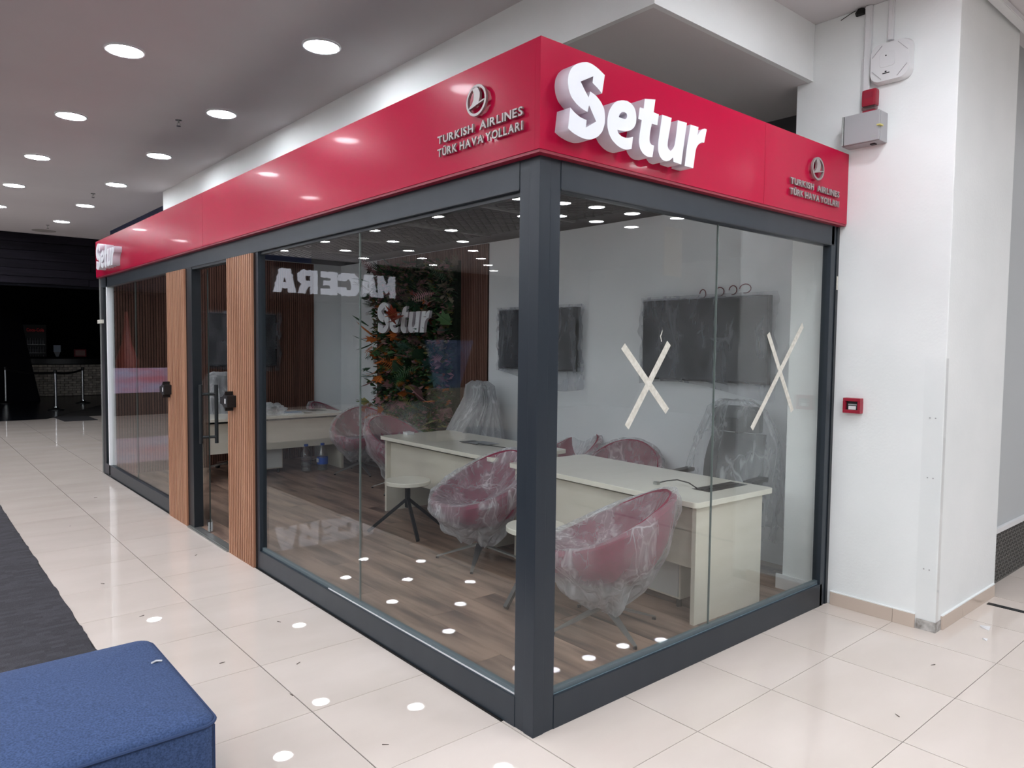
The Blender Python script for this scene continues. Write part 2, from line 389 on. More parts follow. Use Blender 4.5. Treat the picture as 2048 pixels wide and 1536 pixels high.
# pillar beside the kiosk
pil = thing('pillar_white', 'white painted pillar wall standing at the right end of the kiosk', 'pillar', (2.9, -.3, 0), kind='structure'); pil.name = 'wall_pillar'
ob('pillar_shaft', MB().box(2.58, 3.62, -.64, .32, 0, 3.73, b=.006), white_m, pil)
for y0, y1 in ((-.405, -.02), (-.53, -.407)):
    box('skirting_tile', skirt_m, pil, 2.566, 2.58, y0, y1, 0, .082, b=.002)
for x0, x1 in ((2.66, 2.985), (2.988, 3.585)):
    box('skirting_tile', skirt_m, pil, x0, x1, -.654, -.64, 0, .082, b=.002)
ob('damp_patch', MB().box(2.574, 2.66, -.643, -.535, 0, .06), mat('damp_plaster', '7d7872', .9, col2='c9c6c2', scale=(25, 25, 25)), pil)
ob('plaster_bead', MB().box(2.567, 2.58, -.53, -.02, .082, .088).box(2.66, 3.585, -.653, -.64, .082, .088), white_m, pil)
pb = MB().box(2.565, 2.58, .03, .36, .0, .11, b=.004)
ob('baseboard', pb, wplas_m, pil)
gd = thing('corner_guard', 'clear acrylic corner guard on the front corner of the white pillar', 'guard', (2.58, -.64, .06))
ob('guard_sheet', MB().box(2.5765, 2.579, -.6425, -.53, .06, 1.6).box(2.5765, 2.612, -.6435, -.641, .06, 1.6), acr_m, gd)
for z in (.36, .9, 1.25):
    for yy in (-.57, -.6): ob('screw', MB().box(2.574, 2.578, yy, yy+.006, z, z+.006), grey_m, gd)
# recess wall on the right with diamond plate
rw = thing('wall_recess', 'white panel wall above a diamond plate kick panel right of the pillar', 'wall', kind='structure')
panel_m = mat('grey_white_panel', 'b9bdbe', .5)
box('wall_board', panel_m, rw, 3.60, 9, -.56, -.5, .40, 3.73)
box('ledge', wplas_m, rw, 3.66, 9, -.585, -.56, .37, .405, b=.003)
plate_m = mat('steel_tread_plate', '6a6a68', .35, metal=.8)
box('tread_plate', plate_m, rw, 3.60, 9, -.566, -.5, 0, .37)
mb = MB()
for i in range(70):
    for j in range(12):
        x = 3.66+i*.032; z = .025+j*.029; s = 1 if (i+j) % 2 else -1
        mb.bar((x-.009, -.567, z-.009*s), (x+.009, -.567, z+.009*s), .004, .005)
ob('tread_lug', mb, plate_m, rw, kind='stuff')
tk = thing('vertical_cable_duct', 'white vertical cable trunking in the corner between pillar and panel wall', 'cable trunk', (3.65, -.6, .27))
ob('duct_body', MB().box(3.622, 3.66, -.6, -.562, .27, 3.7, b=.002), wplas_m, tk); ob('duct_lid', MB().box(3.626, 3.648, -.604, -.6, .27, 3.7), wplas_m, tk)
tk = thing('ceiling_cable_duct', 'white cable trunking along the ceiling above the pillar front', 'cable trunk', (3.2, -.69, 3.69))
ob('duct_body', MB().box(2.7, 9, -.71, -.66, 3.69, 3.729, b=.002), wplas_m, tk); ob('duct_lid', MB().box(2.7, 9, -.714, -.71, 3.695, 3.725), wplas_m, tk)
# floor drain
dr = thing('floor_channel', 'dark metal channel strip let into the tiles right of the pillar', 'drain', (3.4, -1.5, 0))
ob('channel_cover', MB().box(3.37, 3.415, -3.0, -.67, -.001, .003), blackm_m, dr)
for y in (-1.0, -1.6, -2.2): ob('channel_joint', MB().box(3.37, 3.415, y, y+.006, .003, .0045), alu_m, dr)

# ------------------------------------------------------------------ downlights
dl = thing('downlight', '', 'ceiling light', local=True)
ob('rim', MB().lathe((0, 0), [(.118, -.0), (.133, -.0), (.135, -.006), (.128, -.014), (.119, -.012), (.119, -.001)], 32, cap=False), wplas_m, dl, smooth=True)
ob('diffuser', MB().lathe((0, 0), [(.119, -.001), (.119, -.006), (.1, -.0105), (.001, -.013)], 32), lamp_m, dl, smooth=True)
spots = []
for k in range(-11, 1):
    x = .35+1.02*k
    for j in range(-6, 7):
        y = 2.66+2.02*j+(1.02 if k % 2 else 0)
        if y < -9 or y > 14.6: continue
        if y < 1 and x > -1.2 and y > -2.2: continue
        if (k, round(y)) in ((-3, 10), (-4, 9), (-3, 6), (-2, 9), (-2, 11), (-3, 12)): continue     # lamps that are out
        spots.append((x, y))
R8 = [(.9, -1.15), (1.6, -.8), (1.2, -2.0), (4.6, -3.4), (5.8, -2.4), (1.4, -2.7), (4.4, -3.2), (2.7, -3.7), (7.4, -1.8), (-.4, -2.9), (.4, -4.2), (5.515, -5.457), (6.094, -5.324), (6.882, -5.303), (7.715, -5.051), (6.219, -6.248), (7.018, -6.187), (7.861, -6.146), (8.607, -5.871)]  # leading entries are unseen lamps added to brighten the pillar side
inview = {}
def nth(i): return ['first', 'second', 'third', 'fourth', 'fifth', 'sixth', 'seventh', 'eighth'][i]
first = True
for (x, y) in spots+R8:
    row = 'reflected'
    if abs(x-.35) < .1 and y > 1:
        lab = 'round recessed downlight in the row beside the bulkhead, %s from the near end' % nth(int(round((y-2.66)/2.02)))
    elif abs(x+.67) < .1 and y > 1:
        lab = 'round recessed downlight in the row over the corridor, %s from the near end' % nth(int(round((y-3.68)/2.02)))
    elif (x, y) in R8: lab = 'round ceiling downlight of the crossing, seen only mirrored in the right glass or added off frame to brighten the pillar side'
    else: lab = 'round ceiling downlight over the carpet, seen only mirrored in the kiosk glass'
    if 'only mirrored' in lab: g = 'mirrored downlights, crossing' if 'crossing' in lab else 'mirrored downlights over the carpet'
    else: g = 'downlights along the kiosk'
    if first: o = dl; first = False; o.location = (x, y, 3.729); o['label'] = lab; o['group'] = g
    else: o = dup(dl, (x, y, 3.729), 0, lab, g)
# sprinklers
sp = thing('sprinkler', 'small pendent fire sprinkler on the ceiling nearest to the camera', 'sprinkler', group='ceiling sprinklers', local=True)
ob('escutcheon', MB().lathe((0, 0), [(.03, 0), (.03, -.004), (.012, -.008)], 14), chrome_m, sp, smooth=True)
ob('head', MB().cyl((0, 0), .008, .008, -.008, -.03, 8).tube([(-.012, 0, -.03), (-.014, 0, -.045), (0, 0, -.055), (.014, 0, -.045), (.012, 0, -.03)], .003, 5), alu_m, sp)
ob('deflector', MB().cyl((0, 0), .02, .02, -.055, -.058, 12), chrome_m, sp)
sp.location = (.12, 5.17, 3.73)
dup(sp, (.25, 9.64, 3.73), .4, 'small fire sprinkler on the ceiling between the far downlights')
dup(sp, (.24, 13.45, 3.73), .9, 'small fire sprinkler on the ceiling by the dark plank band')
cv = thing('ceiling_cover', 'faint round cover plate on the ceiling near the dark plank band', 'cover plate', (.3, 14.3, 3.727))
ob('ring', MB().lathe((.3, 14.3), [(.19, 3.7295), (.2, 3.7285), (.19, 3.722), (.02, 3.723)], 28), mat('dull_ceiling_cover', '9a9694', .7), cv)

# ------------------------------------------------------------------ kiosk floor
kf = thing('kiosk_floor', 'brown laminate plank floor inside the glass kiosk', 'floor', kind='structure'); kf.name = 'floor_kiosk'
box('underlay', grout_m, kf, .02, 3.07, .02, 7.66, -.012, .003)
pw, pl = .193, 1.285; cache = {}
i = 0; x = .03
while x < 3.06:
    w_ = min(pw, 3.07-x); off = -(i*.47 % 1)*pl; y = .03+off
    while y < 7.64:
        y0, y1 = max(y, .03), min(y+pl, 7.65)
        if y1-y0 > .03:
            key = (round(w_, 2), round(y1-y0, 2))
            if key not in cache: cache[key] = MB().box(.0006, w_-.0006, .0008, y1-y0-.0008, 0, .0085, b=.0012).mesh('plank', plank_m)
            link('plank', cache[key], kf, (x, y0, .002))
        y += pl
    x += pw; i += 1

# ------------------------------------------------------------------ kiosk inner walls
lw = thing('wall_long', 'white painted partition along the back of the kiosk', 'wall', kind='structure')
box('partition', white2_m, lw, 3.08, 3.14, .32, 7.72, 0, 2.78)
box('upper_wall', mat('dark_upper_wall', '4a4a4c', .8), lw, 3.141, 3.2, .32, 8.78, 0, 3.37)
fw = thing('wall_far', 'white painted end partition of the kiosk', 'wall', kind='structure')
box('partition', white2_m, fw, .0, 3.08, 7.66, 7.72, 0, 2.78)
def slats_x(parent, m, x0, x1, y, z0, z1, pitch, wd, dp, face=-1):
    me = MB().box(-wd/2, wd/2, -dp/2, dp/2, 0, z1-z0).mesh('slat', m); n = int((x1-x0)/pitch)
    for i in range(n): link('slat', me, parent, (x0+(i+.5)*(x1-x0)/n, y+face*dp/2, z0))
def slats_y(parent, m, y0, y1, x, z0, z1, pitch, wd, dp, face=-1):
    me = MB().box(-dp/2, dp/2, -wd/2, wd/2, 0, z1-z0).mesh('slat', m); n = int((y1-y0)/pitch)
    for i in range(n): link('slat', me, parent, (x+face*dp/2, y0+(i+.5)*(y1-y0)/n, z0))
s1 = thing('slat_cladding', 'dark brown vertical slat cladding on the far end wall behind the far desk', 'slat cladding', (1.36, 7.65, 0), group='interior slat cladding')
box('backing_board', woodback_m, s1, .07, 2.645, 7.648, 7.66, .01, 2.77)
slats_x(s1, woodin_m, .07, 2.645, 7.648, .01, 2.77, .031, .021, .012)
s2 = thing('slat_cladding', 'dark brown vertical slat cladding around the plant wall on the back partition', 'slat cladding', (3.07, 5.4, 0), group='interior slat cladding')
box('backing_board', woodback_m, s2, 3.068, 3.08, 4.17, 6.58, .01, 2.77)
slats_y(s2, woodin_m, 4.17, 6.58, 3.068, .01, 2.77, .031, .021, .012)
# dark mesh ceiling inside the kiosk
mc = thing('mesh_ceiling', 'black expanded mesh ceiling panels with light cross beams inside the kiosk', 'mesh ceiling', (1.5, 3.9, 2.85))
mb = MB(); st = .11
n = int((7.6+3.0)/st)
for i in range(n):
    a = .05+i*st
    for sgn in (0, 1):
        # lines x+y=a / (3.05-x)+y=a clipped to 0.05..3.05 x .05..7.65
        x0 = .05; y0 = a
        x1 = 3.05; y1 = a-3.0
        if y0 > 7.65: x0 += y0-7.65; y0 = 7.65
        if y1 < .05: x1 -= .05-y1; y1 = .05
        if x1-x0 < .05: continue
        if sgn: mb.bar((3.1-x0, y0, 2.86), (3.1-x1, y1, 2.86), .014, .004)
        else: mb.bar((x0, y0, 2.856), (x1, y1, 2.856), .014, .004)
ob('mesh_strand', mb, mat('black_mesh', '1d2022', .6), mc, kind='stuff')
for y in (.25, 1.55, 2.85, 4.15, 5.45, 6.75): ob('cross_beam', MB().box(.05, 3.07, y-.02, y+.02, 2.84, 2.875), mat('grey_beam', '77797a', .5), mc)

# ------------------------------------------------------------------ kiosk shopfront frames
FH = 2.29; BH = .135; TOP = 2.417
w1 = thing('window_1', 'long near glass window of the kiosk left front', 'window', (0, 1.5, 0), kind='structure')
ob('bottom_rail', MB().box(-.0, .055, .12, 3.0, 0, BH, b=.003), frame_m, w1)
ob('glazing_bead', MB().box(.018, .042, .12, 3.0, BH, BH+.022), mat('grey_bead', '59656a', .4), w1)
ob('jamb', MB().box(0, .055, 2.955, 3.0, BH, FH, b=.003), frame_m, w1)
ob('head_bead', MB().box(.018, .05, .12, 3.0, FH-.018, FH), frame2_m, w1)
ob('pane', MB().box(.026, .034, .12, 1.524, BH+.004, FH-.004), pane_m, w1)
ob('pane', MB().box(.026, .034, 1.528, 2.955, BH+.004, FH-.004), pane_m, w1)
ob('silicone_joint', MB().box(.025, .035, 1.5235, 1.5285, BH+.004, FH-.004), mat('milky_silicone', '5b6663', .4), w1)
ob('sealant', MB().box(.012, .020, .13, 1.9, BH+.0, BH+.004), wplas_m, w1)
w2 = thing('window_2', 'far glass window of the kiosk left front', 'window', (0, 6.5, 0), kind='structure')
ob('bottom_rail', MB().box(0, .055, 5.13, 8.0, 0, BH, b=.003), frame_m, w2)
ob('jamb', MB().box(0, .055, 7.86, 8.0, BH, FH, b=.003), frame2_m, w2)
ob('pane', MB().box(.026, .034, 5.13, 6.47, BH+.004, FH-.004), pane_m, w2)
ob('pane', MB().box(.026, .034, 6.474, 7.86, BH+.004, FH-.004), pane_m, w2)
ob('silicone_joint', MB().box(.0255, .0345, 6.47, 6.474, BH+.004, FH-.004), mat('milky_silicone', '5b6663', .4), w2)
ob('end_profile', MB().box(-.012, .06, 8.0, 8.03, 0, TOP, b=.003), alu_m, w2)
w3 = thing('window_3', 'glass window of the kiosk right front', 'window', (1.3, 0, 0), kind='structure')
ob('bottom_rail', MB().box(.12, 2.50, -.0, .055, 0, .145, b=.003), frame_m, w3)
ob('glazing_bead', MB().box(.12, 2.47, .018, .042, .145, .167), mat('grey_bead', '59656a', .4), w3)
ob('jamb', MB().box(2.47, 2.515, 0, .055, 0, TOP-.005, b=.003).box(2.515, 2.545, .006, .05, 0, TOP-.005, b=.002), frame_m, w3)
ob('jamb', MB().box(2.545, 2.575, -.0, .05, 0, TOP-.005, b=.002), frame2_m, w3)
ob('pane', MB().box(.12, 1.288, .026, .034, .15, FH-.004), pane_m, w3)
ob('pane', MB().box(1.292, 2.47, .026, .034, .15, FH-.004), pane_m, w3)
ob('silicone_joint', MB().box(1.2875, 1.2925, .025, .035, .15, FH-.004), mat('milky_silicone', '5b6663', .4), w3)
ob('sealant', MB().box(.13, 2.46, .012, .016, .145, .147), mat('blue_sealant', '6a7c86', .4), w3)
cpst = thing('corner_post', 'anthracite aluminium corner post of the glass kiosk', 'post', (0, 0, 0))
ob('post_core', MB().box(0, .06, 0, .06, 0, TOP, b=.002), frame_m, cpst)
ob('post_flange', MB().box(.003, .057, .062, .125, 0, TOP, b=.002), frame_m, cpst)
ob('post_flange', MB().box(.062, .12, .003, .057, 0, TOP, b=.002), frame_m, cpst)
hd = thing('header_rail', 'anthracite header rail above the left front glass and door', 'rail', (0, 4, FH))
ob('rail', MB().box(-.0, .06, .125, 8.0, FH, TOP, b=.003), frame_m, hd)
ob('rail_groove', MB().box(-.002, .0, .125, 8.0, FH+.002, FH+.008), frame2_m, hd)
hd = thing('header_rail', 'anthracite header rail above the right front glass', 'rail', (1.3, 0, FH))
ob('rail', MB().box(.12, 2.51, 0, .06, FH, TOP, b=.003), frame_m, hd)
ob('rail_groove', MB().box(.12, 2.51, -.002, 0, FH+.002, FH+.008), frame2_m, hd)
# slatted pilasters either side of the door
for nm, y0, y1, lab in (('near', 3.01, 3.53, 'reddish brown vertical slat pilaster right of the open door'), ('far', 4.585, 5.13, 'reddish brown vertical slat pilaster left of the open door')):
    t = thing('slat_pilaster', lab, 'pilaster', (-.01, (y0+y1)/2, 0), group='slat pilasters beside the door')
    ob('backing_board', MB().box(-.006, .05, y0, y1, .0, FH-.002), woodback_m, t)
    slats_y(t, wood_m, y0+.002, y1-.002, -.006, 0, FH-.004, .036, .0205, .018)
# black belt wall units on the pilasters
def belt_unit(y, z, lab):
    t = thing('belt_wall_unit', lab, 'belt barrier unit', (-.03, y, z), group='wall units on the pilasters')
    vs = []; prof = []
    for k in range(9): a = k/8; prof.append((y+.11-a*.11, .014+.048*a**2.6))   # flares towards the face
    mb = MB(); vs = []
    for q in ((-.022,), (-.085,)):
        for (yy, h) in prof: vs.append((q[0], yy, z+h+.012))
        for (yy, h) in reversed(prof): vs.append((q[0], yy, z-h-.012))
    nn = len(prof)*2
    mb.add(vs, [tuple(range(nn)), tuple(range(2*nn-1, nn-1, -1))]+[(i, (i+1) % nn, nn+(i+1) % nn, nn+i) for i in range(nn)])
    ob('housing', mb, black_m, t)
    ob('face', MB().box(-.09, -.022, y-.055, y+.0, z-.045, z+.045, b=.004), black_m, t)
    ob('sticker', MB().box(-.0925, -.09, y-.045+.02, y-.005, z-.018, z+.02), wplas_m, t, label='small pale square sticker')
    ob('screw', MB().box(-.092, -.09, y-.05, y-.046, z-.002, z+.004), chrome_m, t)
belt_unit(3.40, 1.20, 'black belt barrier wall unit on the slats right of the door')
belt_unit(5.05, 1.20, 'black belt barrier wall unit on the slats left of the door')
# door opening
d1 = thing('door_1', 'open frameless glass kiosk door with black pull handles', 'door', (0, 4.5, 0), kind='structure')
ob('door_jamb', MB().box(-.004, .075, 4.44, 4.58, 0, FH, b=.003), frame2_m, d1)
ob('door_jamb', MB().box(.0, .06, 3.53, 3.555, 0, FH, b=.003), frame_m, d1)
ob('transom', MB().box(.002, .058, 3.555, 4.44, FH-.02, FH), frame2_m, d1)
ob('threshold', MB().box(-.035, .05, 3.54, 4.55, 0, .012, b=.004).box(-.02, -.014, 3.54, 4.55, .012, .015), alu_m, d1)
# glass leaf, swung fully inwards and seen almost edge-on
A, B = V(.052, 4.19, 0), V(.25, 5.0, 0)
dirv = (B-A).normalized(); nrm = V(-dirv.y, dirv.x, 0)
def leaf_pt(s_, off, z): return A+dirv*s_+nrm*off+V(0, 0, z)
def leafbox(s0, s1, o0, o1, z0, z1):
    vs = [leaf_pt(s_, o_, z) for z in (z0, z1) for o_ in (o0, o1) for s_ in (s0, s1)]
    return MB().add(vs, [(0, 2, 3, 1), (4, 5, 7, 6), (0, 1, 5, 4), (2, 6, 7, 3), (0, 4, 6, 2), (1, 3, 7, 5)])
ob('door_leaf', leafbox(0.003, .835, -.005, .005, .02, FH-.03), pane_m, d1)
ob('leaf_edge', leafbox(0, .003, -.005, .005, .02, FH-.03), mat('dark_glass_edge', '14201d', .3), d1)
ob('patch_fitting', leafbox(0.0, .12, -.018, .018, .018, .10), chrome_m, d1)
for o_ in (-.062, .062):
    h = ob('door_handle', MB().tube([leaf_pt(.05, o_, .775), leaf_pt(.05, o_, 1.28)], .0155, 14), blackm_m, d1, smooth=True)
    for z in (.83, 1.20): ob('standoff', MB().tube([leaf_pt(.05, 0, z), leaf_pt(.05, o_, z)], .0125, 10), blackm_m, h, smooth=True)

# ------------------------------------------------------------------ red fascia and signs
fa = thing('red_fascia', 'glossy crimson aluminium fascia wrapping round the top of the kiosk', 'fascia', (0, 0, 2.41))
ZB, ZT, O = 2.425, 2.858, .042
ob('fascia_panel', MB().box(-O, -O+.03, -O+.0305, 4.008, ZB, ZT), red_m, fa)
ob('fascia_panel', MB().box(-O, -O+.03, 4.011, 8.03, ZB, ZT), red_m, fa)
ob('fascia_panel', MB().box(-O, 1.602, -O, -O+.03, ZB, ZT), red_m, fa)
ob('fascia_panel', MB().box(1.604, 2.572, -O, -O+.03, ZB, ZT), red_m, fa)
ob('fascia_lip', MB().box(-O+.004, .05, -O+.004, 8.028, ZB-.012, ZB).box(.05, 2.57, -O+.004, .05, ZB-.012, ZB), redlip_m, fa)
ob('fascia_frame', MB().box(-O+.03, .04, 0, 8.02, ZT-.05, ZT-.006).box(.04, 2.57, -O+.03, .04, ZT-.05, ZT-.006), grey_m, fa)
ob('fascia_end', MB().box(-O+.03, .05, 8.0, 8.03, ZB, ZT), red_m, fa)

G_ = {
'S': [[(0.108, 2.772), (0.143, 2.782), (0.172, 2.781), (0.205, 2.773), (0.246, 2.756), (0.231, 2.679), (0.205, 2.694), (0.174, 2.708), (0.178, 2.735), (0.106, 2.697), (0.128, 2.671), (0.1525, 2.645), (0.162, 2.671), (0.197, 2.662), (0.226, 2.644), (0.246, 2.621), (0.252, 2.592), (0.251, 2.562), (0.237, 2.527), (0.212, 2.502), (0.179, 2.485), (0.143, 2.478), (0.107, 2.48), (0.069, 2.488), (0.039, 2.501), (0.05, 2.584), (0.074, 2.57), (0.106, 2.558), (0.143, 2.554), (0.14, 2.524), (0.199, 2.56), (0.18, 2.585), (0.156, 2.616), (0.148, 2.587), (0.115, 2.593), (0.084, 2.605), (0.055, 2.625), (0.04, 2.65), (0.034, 2.68), (0.038, 2.709), (0.053, 2.736), (0.077, 2.757)]],
'e': [[(0.328, 2.671), (0.357, 2.68), (0.387, 2.684), (0.414, 2.679), (0.433, 2.668), (0.445, 2.649), (0.449, 2.625), (0.447, 2.603), (0.435, 2.583), (0.417, 2.569), (0.387, 2.557), (0.357, 2.554), (0.329, 2.553), (0.334, 2.54), (0.354, 2.531), (0.378, 2.529), (0.401, 2.533), (0.43, 2.543), (0.421, 2.491), (0.389, 2.481), (0.356, 2.481), (0.326, 2.489), (0.296, 2.505), (0.277, 2.526), (0.266, 2.554), (0.266, 2.583), (0.274, 2.617), (0.293, 2.644), (0.308, 2.659)],
      [(0.336, 2.606), (0.342, 2.62), (0.355, 2.631), (0.371, 2.634), (0.385, 2.631), (0.389, 2.622), (0.385, 2.611), (0.376, 2.606), (0.356, 2.605)]],
't': [[(0.502, 2.718), (0.574, 2.731), (0.564, 2.674), (0.6, 2.672), (0.591, 2.624), (0.553, 2.623), (0.543, 2.587), (0.539, 2.559), (0.541, 2.542), (0.552, 2.532), (0.572, 2.532), (0.561, 2.48), (0.527, 2.476), (0.499, 2.483), (0.477, 2.501), (0.468, 2.528), (0.472, 2.562), (0.484, 2.624), (0.461, 2.625), (0.47, 2.675), (0.496, 2.676)]],
'u': [[(0.624, 2.676), (0.691, 2.676), (0.68, 2.624), (0.667, 2.567), (0.666, 2.546), (0.675, 2.534), (0.689, 2.53), (0.705, 2.542), (0.716, 2.557), (0.723, 2.587), (0.737, 2.675), (0.805, 2.677), (0.792, 2.614), (0.769, 2.483), (0.711, 2.485), (0.707, 2.504), (0.685, 2.487), (0.659, 2.478), (0.632, 2.48), (0.612, 2.493), (0.6, 2.516), (0.599, 2.547), (0.608, 2.597)]],
'r': [[(0.833, 2.675), (0.894, 2.676), (0.892, 2.66), (0.887, 2.635), (0.903, 2.656), (0.923, 2.671), (0.943, 2.679), (0.96, 2.678), (0.942, 2.613), (0.921, 2.611), (0.901, 2.6), (0.885, 2.584), (0.876, 2.565), (0.861, 2.481), (0.795, 2.481), (0.809, 2.57)]],
}
def smooth_loop(lp):
    """rounds gentle corners of a traced outline, keeps sharp ones"""
    n = len(lp); out = []
    for i in range(n):
        p, a, b = Vector(lp[i]), Vector(lp[i-1]), Vector(lp[(i+1) % n])
        ang = (p-a).angle(b-p)
        if ang < .75 and (p-a).length < .07 and (b-p).length < .09:
            out += [tuple(p+(a-p)*.25+(b-p)*.0), tuple(p*.86+a*.07+b*.07+Vector((0, 0))), tuple(p+(b-p)*.25)]
        else: out.append(tuple(p))
    return out
LM = {k: poly_mesh('letter', [smooth_loop([(x, y-2.478) for x, y in lp]) for lp in v], .075, letter_m, letters_m) for k, v in G_.items()}
def setur(label, loc, rot, k, front=None):
    t = thing('logo_letters', label, 'sign', loc, group='white logo letters')
    for ch in 'Setur':
        o = link('letter', LM[ch], t); o.matrix_parent_inverse = Matrix(); o.rotation_euler = rot; o.scale = (k, k, k if front is None else front)
    return t
setur('large white raised name letters beside the corner on the right side of the red fascia', (0, -.042, 2.478), (PI/2, 0, 0), 1)
setur('white raised name letters at the far left end of the red fascia, seen edge-on', (-.042, 7.66, 2.478), (PI/2, 0, -PI/2), 1.0)
setur('white name letters half hidden among the leaves of the plant wall', (2.81, 6.12, 1.78), (PI/2, 0, -PI/2), 1.29, .5)

def airline(label, plane, cpos, x0, x1, ex):
    t = thing('airline_sign', label, 'sign', (ex, -.05, 2.6) if plane == 'y-' else (-.05, -ex, 2.6), group='metal airline lettering')
    fr = put_on(t, plane, cpos)
    def line(s, a, b, z):
        text_line(s, t, steel_m, a, b, z, .036, .008, fr, off=.0012)
    wd = x1-x0
    line('TURKISH', x0, x0+wd*.455, 2.571); line('AIRLINES', x0+wd*.53, x1, 2.571)
    line('TÜRK', x0, x0+wd*.255, 2.513); line('HAVA', x0+wd*.29, x0+wd*.575, 2.513); line('YOLLARI', x0+wd*.60, x1, 2.513)
    rx, rz = .070, .066; cx, cz = ex, 2.697
    ring = [[(rx*math.cos(2*PI*i/40), rz*math.sin(2*PI*i/40)) for i in range(40)], [((rx-.011)*math.cos(2*PI*i/40), (rz-.011)*math.sin(2*PI*i/40)) for i in range(40)]]
    bird = [(-.028, .054), (-.006, .0585), (.012, .050), (.026, .028), (.025, .006), (.019, -.010), (.061, -.004), (.061, -.009), (.0, -.021), (-.045, -.030), (-.055, -.0265), (-.030, -.012), (-.018, .004), (-.016, .030)]
    for nm, lp in (('emblem_ring', ring), ('emblem_bird', [bird])):
        me = poly_mesh(nm, lp, .012, steel_m); fr(nm, me, cx, cz, 1)
    return t
airline('brushed metal airline lettering with bird emblem at the right end of the fascia', 'y-', -.054, 1.851, 2.433, 2.146)
airline('brushed metal airline lettering with bird emblem left of the fascia corner', 'x-', -.054, -.640, -.045, -.340)

# ------------------------------------------------------------------ devices on the pillar
def wallbox(name, m, parent, y0, y1, z0, z1, d0, d1_, b=.004, **k):
    return ob(name, MB().box(2.58-d1_, 2.58-d0, y0, y1, z0, z1, b=b), m, parent, **k)
t = thing('junction_box', 'grey metal enclosure with a small keyed lock, mounted under the red siren', 'enclosure', (2.55, -.17, 2.95))
wallbox('enclosure_body', grey_m, t, -.265, -.04, 2.885, 3.06, 0, .095)
wallbox('lid', grey_m, t, -.262, -.055, 2.889, 3.064, .096, .112); wallbox('hinge_strip', alu_m, t, -.052, -.04, 2.889, 3.064, .096, .112, b=.001)
wallbox('key', mat('yellow_key', 'c9c070', .4), t, -.275, -.252, 2.968, 2.976, .08, .12, b=.001)
wallbox('cable_gland', black_m, t, -.22, -.19, 2.878, 2.886, .03, .06); wallbox('maker_plate', alu_m, t, -.245, -.215, 2.905, 2.922, .112, .1125, b=0)
t = thing('alarm_siren', 'dark red fire alarm siren with clear strobe lens on the pillar', 'siren', (2.55, -.16, 3.13))
wallbox('siren_body', fire_m, t, -.212, -.128, 3.115, 3.215, 0, .055, b=.014)
wallbox('strobe_lens', glass_mat('strobe_lens', 'e6c8cc', .12, .15), t, -.210, -.130, 3.092, 3.115, .01, .056, b=.008)
wallbox('siren_base', fire_m, t, -.208, -.132, 3.072, 3.092, 0, .05, b=.008); wallbox('sounder_slot', redlip_m, t, -.192, -.148, 3.165, 3.195, .055, .0565, b=0)
t = thing('access_point', 'white squarish wireless access point with rounded corners on the pillar', 'access point', (2.56, -.28, 3.35))
def rsq(cy, cz, h, rr, x0, x1, taper=0, n=9):
    mb = MB(); vs = []
    for xx, hh in ((x0, h), ((x0*.7+x1*.3), h), (x1, h-taper)):
        for q in range(4):
            for i in range(n):
                a = PI/2*q+PI/2*i/(n-1); sy = (1, -1, -1, 1)[q]; sz = (1, 1, -1, -1)[q]
                vs.append((xx, cy+sy*(hh-rr)+rr*math.cos(a), cz+sz*(hh-rr)+rr*math.sin(a)))
    k = 4*n
    return mb.add(vs, [(j*k+i, j*k+(i+1) % k, (j+1)*k+(i+1) % k, (j+1)*k+i) for j in range(2) for i in range(k)]+[tuple(range(k-1, -1, -1)), tuple(range(2*k, 3*k))])
ob('shell', rsq(-.283, 3.352, .118, .055, 2.578, 2.53, .008), wplas_m, t, smooth=True)
ob('centre_plate', rsq(-.27, 3.365, .045, .018, 2.532, 2.5285, .002), wplas_m, t)
for sy in (-1, 1):
    for sz in (-1, 1):
        ob('corner_ridge', MB().bar((2.529, -.283+sy*.045, 3.352+sz*.098), (2.529, -.283+sy*.100, 3.352+sz*.040), .004, .003), grey_m, t)
ob('led', MB().tube([(2.530, -.262, 3.387), (2.527, -.262, 3.387)], .0045, 10), black_m, t)
ob('printed_mark', MB().box(2.5285, 2.5297, -.285, -.245, 3.282, 3.288).box(2.5285, 2.5297, -.268, -.258, 3.29, 3.298), black_m, t)
for y0, y1, z0, lab in ((-.158, -.118, 3.215, 'white cable trunking running up from the red siren'), (-.285, -.255, 3.485, 'white cable trunking running up from the access point')):
    t = thing('cable_duct', lab, 'cable trunk', (2.57, y0, z0)); ob('duct_body', MB().box(2.558, 2.579, y0, y1, z0, 3.725, b=.001), wplas_m, t)
    ob('duct_lid', MB().box(2.5545, 2.558, y0+.005, y1-.005, z0, 3.725), wplas_m, t)
ob('duct_body', MB().box(2.567, 2.579, -.118, -.105, 3.065, 3.42), wplas_m, bpy.data.objects['cable_duct'])
t = thing('cable_hole', 'ragged dark hole with hanging wires at the top of the pillar', 'hole', (2.57, -.06, 3.72))
ob('hole_rim', MB().lathe((2.575, -.085), [(.03, 3.69), (.035, 3.71), (.02, 3.728)], 7), mat('hole_black', '151312', .9), t)
ob('wire', MB().tube([(2.575, -.09, 3.725), (2.56, -.10, 3.70), (2.568, -.085, 3.685)], .003, 5).tube([(2.575, -.05, 3.728), (2.57, -.02, 3.718), (2.575, .04, 3.7)], .0022, 5), black_m, t)
t = thing('fire_call_point', 'red manual fire call point at chest height on the pillar', 'call point', (2.56, -.13, 1.29))
mb = MB()
ob('frame', MB().box(2.535, 2.58, -.182, -.075, 1.248, 1.268, b=.003).box(2.535, 2.58, -.182, -.075, 1.322, 1.342, b=.003).box(2.535, 2.58, -.182, -.166, 1.268, 1.322).box(2.535, 2.58, -.091, -.075, 1.268, 1.322), fire_m, t)
